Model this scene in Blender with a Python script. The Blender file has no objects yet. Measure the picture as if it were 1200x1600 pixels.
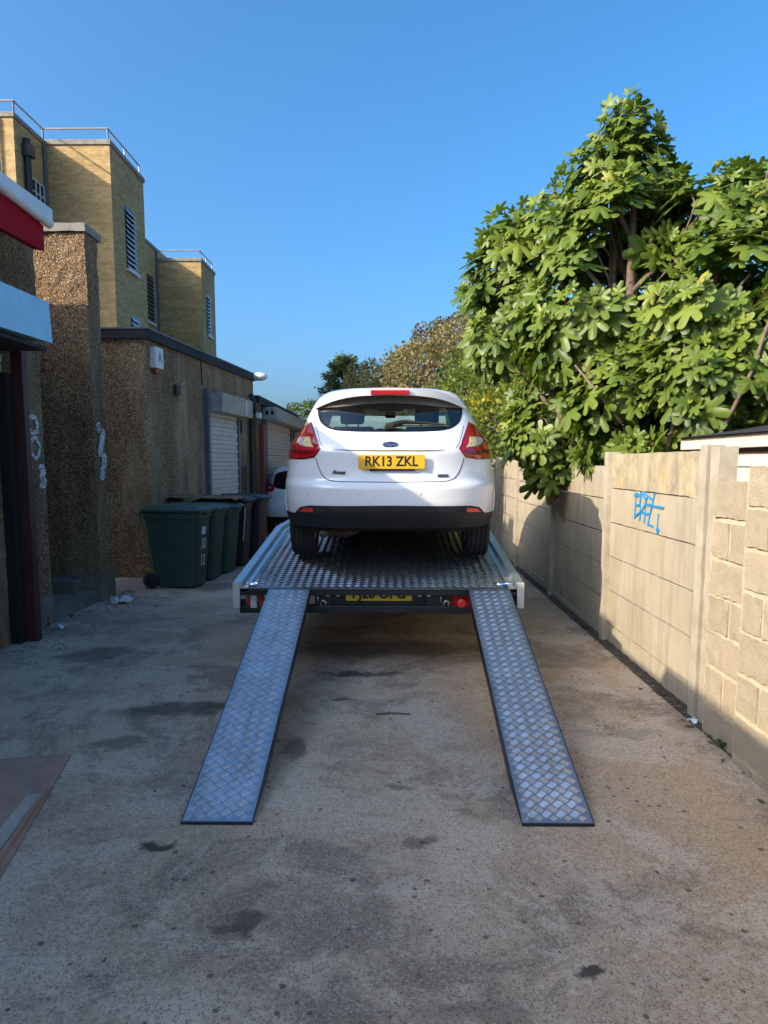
import bpy, bmesh, math, random
import numpy as np
from mathutils import Vector, Matrix
from mathutils.geometry import delaunay_2d_cdt
R = math.radians
random.seed(7)
rng = np.random.default_rng(11)
scene = bpy.context.scene
col = scene.collection

# ------------------------------------------------------------------ camera, sky, sun, exposure
cam_d = bpy.data.cameras.new("camera")
cam = bpy.data.objects.new("camera", cam_d); col.objects.link(cam)
cam.location = (0, 0, 1.63)
cam.rotation_euler = (R(90 - 6.584), 0, R(0.616))
cam_d.sensor_fit = 'VERTICAL'; cam_d.sensor_height = 36; cam_d.sensor_width = 27
cam_d.lens = 1109 / 1600 * 36
cam_d.shift_y = 50 / 1600
cam_d.clip_start = 0.05; cam_d.clip_end = 3000
scene.camera = cam

SUN_DIR = Vector((1.0, 0.62, -0.66)).normalized()          # the way the light travels
SUN_EL = math.asin(-SUN_DIR.z)
world = bpy.data.worlds.new("World"); scene.world = world
world.use_nodes = True
wn = world.node_tree
for n in list(wn.nodes): wn.nodes.remove(n)
sky = wn.nodes.new('ShaderNodeTexSky'); sky.sky_type = 'NISHITA'; sky.sun_disc = False
sky.sun_elevation = SUN_EL
sky.sun_rotation = math.atan2(-SUN_DIR.x, -SUN_DIR.y)      # clockwise from +Y
sky.altitude = 0; sky.air_density = 0.85; sky.dust_density = 5.0; sky.ozone_density = 6.5
bg = wn.nodes.new('ShaderNodeBackground'); bg.inputs[1].default_value = 0.145
wo = wn.nodes.new('ShaderNodeOutputWorld')
hs = wn.nodes.new('ShaderNodeHueSaturation'); hs.inputs['Saturation'].default_value = 1.17; hs.inputs['Hue'].default_value = .490; hs.inputs['Value'].default_value = .88
wn.links.new(sky.outputs[0], hs.inputs['Color']); wn.links.new(hs.outputs[0], bg.inputs[0]); wn.links.new(bg.outputs[0], wo.inputs[0])
sun_d = bpy.data.lights.new("sun", 'SUN'); sun_d.energy = 2.4; sun_d.angle = R(0.5); sun_d.color = (1.0, 0.87, 0.68)
sun = bpy.data.objects.new("sun", sun_d); col.objects.link(sun)
sun.rotation_euler = SUN_DIR.to_track_quat('-Z', 'Y').to_euler(); sun.location = (-20, -12, 20)
scene.view_settings.view_transform = 'Standard'; scene.view_settings.look = 'None'
scene.view_settings.exposure = 1.42; scene.view_settings.gamma = 1.0
scene.view_settings.use_curve_mapping = False
scene.cycles.max_bounces = 8; scene.cycles.transparent_max_bounces = 12

# ------------------------------------------------------------------ node helpers and materials
class NT:
    def __init__(s, name):
        s.m = bpy.data.materials.new(name); s.m.use_nodes = True; s.t = s.m.node_tree
        s.b = s.t.nodes['Principled BSDF']; s.out = s.t.nodes['Material Output']; s._co = None
    def n(s, typ, **kw):
        x = s.t.nodes.new(typ)
        for k, v in kw.items(): setattr(x, k, v)
        return x
    def link(s, a, b): s.t.links.new(a, b)
    def put(s, sock, v):
        if isinstance(v, bpy.types.NodeSocket): s.link(v, sock)
        elif v is not None:
            if sock.type == 'RGBA' and len(v) == 3: v = (*v, 1)
            sock.default_value = v
    def co(s):
        if s._co is None: s._co = s.n('ShaderNodeTexCoord').outputs['Object']
        return s._co
    def math(s, op, a, b=None, c=None, clamp=False):
        x = s.n('ShaderNodeMath', operation=op, use_clamp=clamp); s.put(x.inputs[0], a); s.put(x.inputs[1], b); s.put(x.inputs[2], c); return x.outputs[0]
    def noise(s, scale, detail=4, rough=.55, vec=None, dist=0):
        x = s.n('ShaderNodeTexNoise'); s.link(vec if vec is not None else s.co(), x.inputs['Vector'])
        x.inputs['Scale'].default_value = scale; x.inputs['Detail'].default_value = detail; x.inputs['Roughness'].default_value = rough; x.inputs['Distortion'].default_value = dist
        return x.outputs['Fac']
    def vor(s, scale, vec=None, feature='F1', rnd=1.0):
        x = s.n('ShaderNodeTexVoronoi', feature=feature); s.link(vec if vec is not None else s.co(), x.inputs['Vector'])
        x.inputs['Scale'].default_value = scale; x.inputs['Randomness'].default_value = rnd; return x
    def ramp(s, fac, stops, interp='LINEAR'):
        x = s.n('ShaderNodeValToRGB'); s.link(fac, x.inputs[0]); cr = x.color_ramp; cr.interpolation = interp
        while len(cr.elements) < len(stops): cr.elements.new(.5)
        for e, (p, c) in zip(cr.elements, stops):
            e.position = p; e.color = (c, c, c, 1) if isinstance(c, (int, float)) else (*c, 1)
        return x.outputs[0]
    def mix(s, fac, a, b, mode='MIX'):
        x = s.n('ShaderNodeMix', data_type='RGBA', blend_type=mode); s.put(x.inputs[0], fac); s.put(x.inputs[6], a); s.put(x.inputs[7], b); return x.outputs[2]
    def mapping(s, loc=(0,0,0), rot=(0,0,0), scale=(1,1,1), vec=None):
        x = s.n('ShaderNodeMapping'); s.link(vec if vec is not None else s.co(), x.inputs[0])
        x.inputs[1].default_value = loc; x.inputs[2].default_value = rot; x.inputs[3].default_value = scale; return x.outputs[0]
    def bump(s, h, strength=.5, dist=.01, normal=None):
        x = s.n('ShaderNodeBump'); x.inputs['Strength'].default_value = strength; x.inputs['Distance'].default_value = dist
        s.link(h, x.inputs['Height'])
        if normal is not None: s.link(normal, x.inputs['Normal'])
        return x.outputs[0]
    def set(s, color=None, rough=None, metal=None, normal=None, coat=None, spec=None):
        b = s.b.inputs
        s.put(b['Base Color'], color); s.put(b['Roughness'], rough); s.put(b['Metallic'], metal); s.put(b['Normal'], normal)
        if coat is not None: b['Coat Weight'].default_value = coat; b['Coat Roughness'].default_value = .04
        if spec is not None: b['Specular IOR Level'].default_value = spec
        return s.m

def mk(name, c, rough=.6, metal=0, var=.18, vs=4., bump=0, bs=60., coat=None, spec=None, dirt=0., dirtc=(.05,.045,.04)):
    t = NT(name); c = np.array(c)
    cc = t.mix(t.ramp(t.noise(vs, 5), [(.3, 0), (.7, 1)]), tuple(c*(1-var)), tuple(np.minimum(c*(1+var), 1)))
    if dirt: cc = t.mix(t.math('MULTIPLY', t.ramp(t.noise(vs*.6+1.3, 8, .7, dist=.4), [(.45, 0), (.75, 1)]), dirt), cc, dirtc)
    r = t.math('MULTIPLY_ADD', t.noise(vs*3, 3), .16, rough-.08, clamp=True)
    nm = t.bump(t.noise(bs, 5, .6), min(bump, 1), .004) if bump else None
    return t.set(cc, r, metal, nm, coat, spec)

M = {}
M['white_paint'] = mk('white_paint', (.80, .80, .79), .30, var=.006, vs=1.5, coat=.9)
M['cab_white'] = mk('cab_white', (.74, .78, .74), .35, var=.04, coat=.4)
M['black_plastic'] = mk('black_plastic', (.012, .012, .013), .5, bump=.25, bs=500)
M['black_gloss'] = mk('black_gloss', (.008, .008, .01), .08, var=.05)
M['brown_band'] = mk('brown_band', (.19, .165, .14), .4, var=.25)
M['seam'] = mk('seam', (.03, .03, .032), .8)
M['rubber'] = mk('rubber', (.022, .021, .02), .82, var=.3, vs=20, bump=.3, bs=200)
M['dark_frame'] = mk('dark_frame', (.012, .013, .016), .42, var=.3, bump=.15, bs=80)
M['steel'] = mk('steel', (.55, .56, .58), .3, 1, var=.1)
M['rail_alu'] = mk('rail_alu', (.62, .66, .68), .42, .9, var=.08, vs=8)
M['rail_end'] = mk('rail_end', (.50, .47, .42), .6, 0, var=.1)
M['rim'] = mk('rim', (.42, .43, .45), .35, .9, var=.05)
M['cabin_dark'] = mk('cabin_dark', (.016, .017, .022), .85)
M['under'] = mk('under', (.025, .02, .017), .9, var=.4, vs=9)
M['rust'] = mk('rust', (.06, .036, .024), .85, var=.4, vs=14, bump=.3)
M['plate_yellow'] = mk('plate_yellow', (.78, .44, .02), .35, var=.03)
M['plate_yellow_truck'] = mk('plate_yellow_truck', (.78, .60, .02), .4, var=.05)
M['text_black'] = mk('text_black', (.012, .011, .012), .5)
M['text_white'] = mk('text_white', (.7, .7, .7), .5, var=.15, vs=40)
M['emblem_blue'] = mk('emblem_blue', (.015, .05, .19), .15, var=.05, coat=.8)
M['chrome'] = mk('chrome', (.75, .76, .78), .12, 1, var=.03)
M['badge_grey'] = mk('badge_grey', (.16, .15, .14), .3, .8)
M['bin_green'] = mk('bin_green', (.022, .062, .045), .5, var=.25, vs=5, bump=.2, bs=220, dirt=.35, dirtc=(.05, .055, .05))
M['bin_black'] = mk('bin_black', (.010, .011, .015), .5, var=.3, vs=5, bump=.2, bs=220, dirt=.3, dirtc=(.05, .05, .055))
M['cardboard'] = mk('cardboard', (.36, .225, .155), .9, var=.2, vs=6, bump=.3, bs=90, dirt=.4, dirtc=(.20, .125, .09))
M['cardboard_pale'] = mk('cardboard_pale', (.42, .34, .27), .9, var=.15, vs=9, bump=.2)
M['wet_card'] = mk('wet_card', (.22, .11, .055), .75, var=.4, vs=11, bump=.4)
M['red_sign'] = mk('red_sign', (.34, .008, .020), .8, var=.08, dirt=.15, spec=.1)
M['blue_sign'] = mk('blue_sign', (.36, .64, .82), .5, var=.06, vs=3, dirt=.35, dirtc=(.09, .2, .3))
M['white_trim'] = mk('white_trim', (.66, .67, .68), .45, var=.07, dirt=.25, dirtc=(.3, .29, .27))
M['felt_black'] = mk('felt_black', (.018, .018, .02), .8, var=.3, bump=.4)
M['lead_grey'] = mk('lead_grey', (.17, .175, .18), .7, var=.25, dirt=.5, bump=.3)
M['shutter'] = mk('shutter', (.50, .45, .38), .5, .1, var=.1, dirt=.45, dirtc=(.16, .12, .085))
M['shutter_white'] = mk('shutter_white', (.58, .57, .56), .5, .1, var=.08, dirt=.35, dirtc=(.2, .17, .14))
M['shutter_box'] = mk('shutter_box', (.40, .39, .34), .5, .2, var=.1, dirt=.6, dirtc=(.12, .085, .06))
M['grey_steel'] = mk('grey_steel', (.13, .15, .18), .5, .3, var=.15, dirt=.2)
M['maroon'] = mk('maroon', (.055, .014, .013), .55, var=.2, dirt=.3)
M['red_post'] = mk('red_post', (.26, .05, .035), .6, var=.25, dirt=.4)
M['dark_green'] = mk('dark_green', (.008, .03, .016), .5)
M['void'] = mk('void', (.012, .011, .010), .9)
M['step_stone'] = mk('step_stone', (.17, .165, .135), .9, var=.25, vs=6, bump=.5, bs=50, dirt=.6, dirtc=(.05, .06, .035))
M['cap_stone'] = mk('cap_stone', (.27, .245, .205), .9, var=.2, vs=9, bump=.6, bs=60, dirt=.5, dirtc=(.12, .11, .09))
M['shed_cream'] = mk('shed_cream', (.66, .56, .46), .6, var=.05, dirt=.15, dirtc=(.35, .27, .2))
M['post_conc'] = mk('post_conc', (.40, .345, .255), .92, var=.16, vs=7, bump=.5, bs=90, dirt=.45, dirtc=(.19, .165, .12))
M['mortar'] = mk('mortar', (.50, .41, .275), .95, var=.14, vs=12, bump=.6, bs=80)
M['pavia_block'] = mk('pavia_block', (.44, .36, .25), .95, var=.16, vs=6, bump=.8, bs=110, dirt=.35, dirtc=(.22, .18, .13))
def blocks_mat():
    t = NT('pavia_block'); g = t.n('ShaderNodeNewGeometry')
    c = t.ramp(g.outputs['Random Per Island'], [(0, (.41, .335, .235)), (.5, (.47, .385, .265)), (1, (.52, .42, .285))])
    c = t.mix(t.ramp(t.noise(5, 7, .7), [(.42, 0), (.75, .35)]), c, (.30, .255, .19))
    c = t.mix(t.ramp(t.noise(140, 4, .7), [(.52, 0), (.66, .6)]), c, (.20, .17, .125))
    return t.set(c, .95, 0, t.bump(t.noise(95, 6, .7), .9, .012), spec=.2)
M['pavia_block'] = blocks_mat()
M['spray_blue'] = mk('spray_blue', (.012, .22, .46), .6, var=.15, vs=20)
def spray():
    t = NT('spray_white'); t.set((.74, .74, .74), .85)
    tr = t.n('ShaderNodeBsdfTransparent'); mx = t.n('ShaderNodeMixShader'); v = t.vor(62)
    f = t.math('MULTIPLY', t.ramp(v.outputs['Distance'], [(.48, 1), (.66, 0)]), t.ramp(t.noise(11, 4), [(.30, 0), (.46, 1)]))
    t.link(f, mx.inputs[0]); t.link(tr.outputs[0], mx.inputs[1]); t.link(t.b.outputs[0], mx.inputs[2]); t.link(mx.outputs[0], t.out.inputs[0]); return t.m
M['spray_white'] = spray()
M['bark'] = mk('bark', (.17, .115, .085), .9, var=.3, vs=18, bump=.6, bs=50)
M['bark_grey'] = mk('bark_grey', (.10, .085, .07), .95, var=.3, vs=18, bump=.6, bs=50)
M['pipe_dark'] = mk('pipe_dark', (.02, .02, .024), .5)
M['railing'] = mk('railing', (.34, .33, .36), .45, .3, var=.1)
M['alarm_white'] = mk('alarm_white', (.72, .73, .70), .4, var=.04, dirt=.1)
M['alarm_red'] = mk('alarm_red', (.22, .03, .025), .3)
M['logo_green'] = mk('logo_green', (.02, .12, .07), .5)
M['louvre'] = mk('louvre', (.60, .62, .66), .5, var=.08)
M['dark_glass'] = mk('dark_glass', (.012, .013, .02), .12)
M['paper'] = mk('paper', (.62, .63, .64), .8, var=.12, vs=20)
M['lamp_red'] = mk('lamp_red', (.42, .006, .010), .12, var=.25, vs=22, coat=.7)
M['lamp_red_dark'] = mk('lamp_red_dark', (.15, .006, .010), .12, var=.2, vs=22, coat=.7)
M['reflector'] = mk('reflector', (.75, .045, .025), .2, var=.15, vs=60, coat=.6)
M['lamp_clear'] = mk('lamp_clear', (.62, .62, .62), .15, .25, var=.25, vs=30, coat=.8)
M['lamp_amber'] = mk('lamp_amber', (.74, .58, .28), .15, var=.25, vs=30, coat=.8)
M['brake_red'] = mk('brake_red', (.38, .008, .014), .3, var=.1, vs=30, spec=.3)
M['chalk'] = mk('chalk', (.50, .46, .40), .95, var=.2, vs=40)
M['dry_soil'] = mk('dry_soil', (.06, .05, .036), .98, var=.4, vs=14, bump=.9, bs=40)

def pebbledash(name, tint=1.0, dark=.5):
    t = NT(name)
    v = t.vor(104); v2 = t.vor(240)
    sep = t.n('ShaderNodeSeparateColor'); t.link(v.outputs['Color'], sep.inputs[0])
    k = lambda q: np.array(q)*np.array((1.14, 1.04, .93))
    st = [(0, tuple(k((.075, .050, .032))*tint)), (.24, tuple(k((.17, .112, .066))*tint)), (.5, tuple(k((.29, .195, .11))*tint)), (.75, tuple(k((.38, .265, .155))*tint)), (.93, tuple(k((.46, .345, .225))*tint)), (1, tuple(k((.62, .55, .46))*tint))]
    c = t.ramp(sep.outputs[0], st)
    gap = t.ramp(v.outputs['Distance'], [(.30, 1), (.66, .32)])
    c = t.mix(1.0, c, gap, 'MULTIPLY')
    grime = t.ramp(t.noise(.9, 6, .65, t.mapping(scale=(1, 1, .45))), [(.38, 1.0), (.68, dark)])
    c = t.mix(1.0, c, grime, 'MULTIPLY')
    run = t.ramp(t.noise(1.0, 6, .6, t.mapping(loc=(1, 2, 3), scale=(5, 5, .35))), [(.48, 1.0), (.68, .74)])
    c = t.mix(1.0, c, run, 'MULTIPLY')
    pale = t.ramp(t.noise(1.3, 7, .65, t.mapping(scale=(1, 1, .3))), [(.50, 0), (.72, .5)])
    c = t.mix(pale, c, (.39*tint, .29*tint, .19*tint))
    h = t.math('SUBTRACT', 1.0, v.outputs['Distance'])
    h2 = t.math('MULTIPLY_ADD', v2.outputs['Distance'], -.4, h)
    nm = t.bump(h2, .9, .02)
    return t.set(c, .93, 0, nm, spec=.2)
M['pebble'] = pebbledash('pebble', 2.35, .5)
M['pebble_brown'] = pebbledash('pebble_brown', 1.85, .5)
M['pebble_dark'] = pebbledash('pebble_dark', 1.4, .6)

def brick(name, c1, c2, mortar):
    t = NT(name)
    g = t.n('ShaderNodeNewGeometry'); s = t.n('ShaderNodeSeparateXYZ'); t.link(t.co(), s.inputs[0])
    sn = t.n('ShaderNodeSeparateXYZ'); t.link(g.outputs['True Normal'], sn.inputs[0])
    ax = t.math('ABSOLUTE', sn.outputs[0]); isx = t.math('GREATER_THAN', ax, .5)
    u = t.math('ADD', t.math('MULTIPLY', s.outputs[1], isx), t.math('MULTIPLY', s.outputs[0], t.math('SUBTRACT', 1.0, isx)))
    cv = t.n('ShaderNodeCombineXYZ'); t.link(u, cv.inputs[0]); t.link(s.outputs[2], cv.inputs[1])
    b = t.n('ShaderNodeTexBrick'); t.link(cv.outputs[0], b.inputs[0])
    b.inputs['Color1'].default_value = (*c1, 1); b.inputs['Color2'].default_value = (*c2, 1); b.inputs['Mortar'].default_value = (*mortar, 1)
    b.inputs['Scale'].default_value = 1; b.inputs['Brick Width'].default_value = .225; b.inputs['Row Height'].default_value = .075
    b.inputs['Mortar Size'].default_value = .008; b.inputs['Mortar Smooth'].default_value = .3; b.inputs['Bias'].default_value = -.1
    c = t.mix(t.ramp(t.noise(1.2, 7, .7, t.mapping(scale=(.5, .5, 3.5))), [(.42, 0), (.72, .5)]), b.outputs[0], (c2[0]*.55, c2[1]*.5, c2[2]*.45))
    c = t.mix(t.ramp(t.noise(9, 3), [(.5, 0), (.8, .4)]), c, (.06, .05, .04))
    nm = t.bump(t.math('SUBTRACT', t.math('MULTIPLY', t.noise(60, 3), .3), b.outputs['Fac']), .5, .01)
    return t.set(c, .9, 0, nm, spec=.2)
M['brick'] = brick('brick', (.60, .40, .165), (.43, .275, .11), (.46, .345, .20))

def panel_conc():
    t = NT('panel_concrete')
    c = t.mix(t.ramp(t.noise(2.2, 6, .6), [(.3, 0), (.72, 1)]), (.37, .312, .222), (.46, .392, .285))
    streak = t.ramp(t.noise(3.5, 6, .65, t.mapping(scale=(1, 2.6, .35))), [(.46, 0), (.74, .8)])
    c = t.mix(streak, c, (.255, .222, .165))
    ochre = t.ramp(t.noise(1.6, 5, .6, t.mapping(loc=(3, 5, 1), scale=(1, 1.5, .6))), [(.55, 0), (.75, .4)])
    c = t.mix(ochre, c, (.44, .33, .16))
    c = t.mix(t.ramp(t.noise(70, 5, .7), [(.50, 0), (.7, .45)]), c, (.27, .225, .16))
    c = t.mix(t.ramp(t.noise(260, 2), [(.58, 0), (.7, .6)]), c, (.2, .17, .13))
    nm = t.bump(t.math('MULTIPLY_ADD', t.noise(7, 4), 1.2, t.noise(120, 4, .6)), .35, .006)
    return t.set(c, .93, 0, nm, spec=.2)
M['panel'] = panel_conc()
def panel_lichen():
    t = NT('panel_lichen')
    c = t.mix(t.ramp(t.noise(2.5, 6, .6), [(.3, 0), (.72, 1)]), (.40, .325, .205), (.49, .405, .26))
    st = t.ramp(t.noise(5, 8, .75, t.mapping(scale=(1, 1.3, .8))), [(.42, 0), (.66, .9)])
    c = t.mix(st, c, (.20, .175, .125))
    c = t.mix(t.ramp(t.noise(3, 4, .6, t.mapping(loc=(9, 2, 4), scale=(1, 2, .8))), [(.55, 0), (.7, .6)]), c, (.52, .36, .10))
    return t.set(c, .93, 0, t.bump(t.noise(60, 5, .6), .6, .006), spec=.2)
M['panel_lichen'] = panel_lichen()

def ground_mat():
    t = NT('yard_concrete')
    sx = t.n('ShaderNodeSeparateXYZ'); t.link(t.co(), sx.inputs[0])
    big = t.ramp(t.noise(.6, 9, .68, dist=.5), [(.34, 0), (.66, 1)])
    c = t.mix(big, (.37, .268, .180), (.60, .455, .315))
    side = t.ramp(t.math('MULTIPLY_ADD', t.noise(.8, 5, .6), .9, t.math('MULTIPLY', sx.outputs[0], .33)), [(.55, 0), (1.05, 1)])   # warm light bounced off the fence, painted into the slab colour
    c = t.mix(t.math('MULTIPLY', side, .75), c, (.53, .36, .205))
    grime = t.ramp(t.noise(.95, 11, .74, t.mapping(loc=(2.2, 7.1, 0)), .8), [(.49, 0), (.57, .75)])
    c = t.mix(grime, c, (.235, .178, .13))
    worn = t.ramp(t.noise(1.25, 12, .80, t.mapping(loc=(4.3, 1.2, 0)), .5), [(.505, 0), (.55, .7)])
    c = t.mix(worn, c, (.60, .48, .36))
    v = t.vor(170); sp = t.n('ShaderNodeSeparateColor'); t.link(v.outputs['Color'], sp.inputs[0])
    c = t.mix(t.ramp(sp.outputs[0], [(.80, 0), (.95, .6)]), c, (.58, .51, .42))
    c = t.mix(t.ramp(sp.outputs[1], [(.76, 0), (.92, .6)]), c, (.10, .082, .068))
    c = t.mix(1.0, c, t.ramp(t.noise(48, 6, .8), [(.3, .74), (.7, 1.24)]), 'MULTIPLY')
    v3 = t.vor(21); s3 = t.n('ShaderNodeSeparateColor'); t.link(v3.outputs['Color'], s3.inputs[0])
    rad = t.math('MULTIPLY', s3.outputs[1], .26)
    pit = t.math('MULTIPLY', t.ramp(s3.outputs[0], [(.80, 0), (.84, 1)]), t.ramp(t.math('SUBTRACT', t.math('MULTIPLY_ADD', t.noise(60, 4), .12, v3.outputs['Distance']), rad), [(.05, 1), (.11, 0)]))
    c = t.mix(t.math('MULTIPLY', pit, .72), c, (.06, .05, .043))
    fleck = t.ramp(t.noise(24, 7, .8), [(.55, 0), (.66, .8)])
    patchy = t.ramp(t.noise(1.3, 6, .7, t.mapping(loc=(8, 3, 0))), [(.47, 0), (.58, 1)])
    c = t.mix(t.math('MULTIPLY', fleck, patchy), c, (.085, .07, .06))
    wob = t.n('ShaderNodeTexNoise'); t.link(t.co(), wob.inputs['Vector']); wob.inputs['Scale'].default_value = 7; wob.inputs['Detail'].default_value = 6
    vm = t.n('ShaderNodeVectorMath', operation='MULTIPLY_ADD'); t.link(wob.outputs['Color'], vm.inputs[0]); vm.inputs[1].default_value = (.28,)*3; t.link(t.co(), vm.inputs[2])
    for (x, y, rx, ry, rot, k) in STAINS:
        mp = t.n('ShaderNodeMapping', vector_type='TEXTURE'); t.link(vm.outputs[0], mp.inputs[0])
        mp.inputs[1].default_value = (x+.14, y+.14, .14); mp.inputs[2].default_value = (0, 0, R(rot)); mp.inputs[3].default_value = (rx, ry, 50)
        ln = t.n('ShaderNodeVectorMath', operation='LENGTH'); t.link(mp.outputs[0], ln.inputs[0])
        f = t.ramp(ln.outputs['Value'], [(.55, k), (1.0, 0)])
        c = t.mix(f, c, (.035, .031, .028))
    h = t.math('MULTIPLY_ADD', t.noise(9, 6, .6), 1.5, t.math('MULTIPLY_ADD', v.outputs['Distance'], -.6, t.noise(130, 4, .65)))
    h = t.math('MULTIPLY_ADD', pit, -2.0, h)
    nm = t.bump(h, .55, .008)
    rg = t.math('MULTIPLY_ADD', t.noise(5, 5), -.25, .95)
    return t.set(c, rg, 0, nm, spec=.3)
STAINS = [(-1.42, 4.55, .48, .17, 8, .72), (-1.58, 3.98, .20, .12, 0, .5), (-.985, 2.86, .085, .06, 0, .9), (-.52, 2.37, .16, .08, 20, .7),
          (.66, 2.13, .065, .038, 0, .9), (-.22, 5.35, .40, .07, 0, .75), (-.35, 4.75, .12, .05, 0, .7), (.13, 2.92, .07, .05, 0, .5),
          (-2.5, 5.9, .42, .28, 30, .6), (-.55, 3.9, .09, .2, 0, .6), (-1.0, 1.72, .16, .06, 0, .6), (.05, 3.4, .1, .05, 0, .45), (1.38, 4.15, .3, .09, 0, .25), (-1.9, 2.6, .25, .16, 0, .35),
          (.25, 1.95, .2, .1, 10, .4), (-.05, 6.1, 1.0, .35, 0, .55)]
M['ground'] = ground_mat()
M['land'] = mk('land', (.11, .10, .075), .95, var=.3, vs=.8, bump=.4, bs=20)

def tread(name, c, rough):
    t = NT(name)
    cc = t.mix(t.ramp(t.noise(6, 6, .6), [(.35, 0), (.7, 1)]), tuple(np.array(c)*.78), c)
    dirt = t.ramp(t.noise(2.3, 9, .72, t.mapping(scale=(3, 1, 1)), .6), [(.52, 0), (.70, .5)])
    cc = t.mix(dirt, cc, (.13, .11, .09))
    r = t.math('MULTIPLY_ADD', dirt, .35, t.math('MULTIPLY_ADD', t.noise(9, 5), .22, rough-.1))
    return t.set(cc, r, .92, t.bump(t.noise(500, 2), .12, .001))
M['tread_ramp'] = tread('tread_ramp', (.46, .475, .52), .42)
M['bar_ramp'] = tread('bar_ramp', (.74, .75, .77), .38)
M['bar_deck'] = tread('bar_deck', (.62, .63, .64), .20)
M['tread_deck'] = tread('tread_deck', (.27, .28, .295), .30)

def glass(name, tint, gloss=.12):
    t = NT(name)
    tr = t.n('ShaderNodeBsdfTransparent'); tr.inputs[0].default_value = (*tint, 1)
    gl = t.n('ShaderNodeBsdfGlossy'); gl.inputs['Roughness'].default_value = .03
    fr = t.n('ShaderNodeLayerWeight'); fr.inputs[0].default_value = .35
    f = t.math('MULTIPLY_ADD', fr.outputs['Facing'], .4, gloss*.5)
    mx = t.n('ShaderNodeMixShader'); t.link(f, mx.inputs[0]); t.link(tr.outputs[0], mx.inputs[1]); t.link(gl.outputs[0], mx.inputs[2])
    t.link(mx.outputs[0], t.out.inputs[0]); return t.m
M['glass'] = glass('glass', (.52, .62, .58))

def leafmat(name, stops, trans=.35, rough=.42, spec=.45):
    t = NT(name)
    a = t.n('ShaderNodeAttribute', attribute_name='tone')
    c = t.ramp(a.outputs['Fac'], stops)
    c = t.mix(t.ramp(t.noise(11, 3), [(.35, 0), (.75, .25)]), c, tuple(np.array(stops[0][1])*.7))
    t.set(c, rough, 0, None, spec=spec)
    tl = t.n('ShaderNodeBsdfTranslucent'); c2 = t.mix(1.0, c, (1.5, 1.7, .7), 'MULTIPLY'); t.link(c2, tl.inputs[0])
    mx = t.n('ShaderNodeMixShader'); mx.inputs[0].default_value = trans
    t.link(t.b.outputs[0], mx.inputs[1]); t.link(tl.outputs[0], mx.inputs[2]); t.link(mx.outputs[0], t.out.inputs[0])
    return t.m
M['fig_leaf'] = leafmat('fig_leaf', [(0, (.042, .078, .014)), (.5, (.115, .165, .024)), (.9, (.20, .245, .038)), (1, (.33, .31, .05))], .24, .42, .32)
M['leaf_yellow'] = leafmat('leaf_yellow', [(0, (.06, .10, .02)), (.5, (.16, .19, .03)), (.85, (.26, .25, .04)), (1, (.55, .40, .02))], .35, .6, .25)
M['leaf_brown'] = leafmat('leaf_brown', [(0, (.15, .125, .06)), (.4, (.30, .22, .13)), (.7, (.21, .21, .07)), (1, (.42, .32, .22))], .3, .8, .15)
M['leaf_plum'] = leafmat('leaf_plum', [(0, (.05, .03, .03)), (.5, (.11, .05, .05)), (1, (.12, .11, .05))], .3, .7, .2)
M['leaf_dark'] = leafmat('leaf_dark', [(0, (.07, .10, .038)), (.6, (.18, .21, .07)), (.92, (.26, .26, .10)), (1, (.25, .07, .03))], .2, .7, .2)
M['leaf_mid'] = leafmat('leaf_mid', [(0, (.04, .07, .018)), (.6, (.09, .13, .03)), (1, (.16, .19, .05))], .3, .6, .25)

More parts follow.
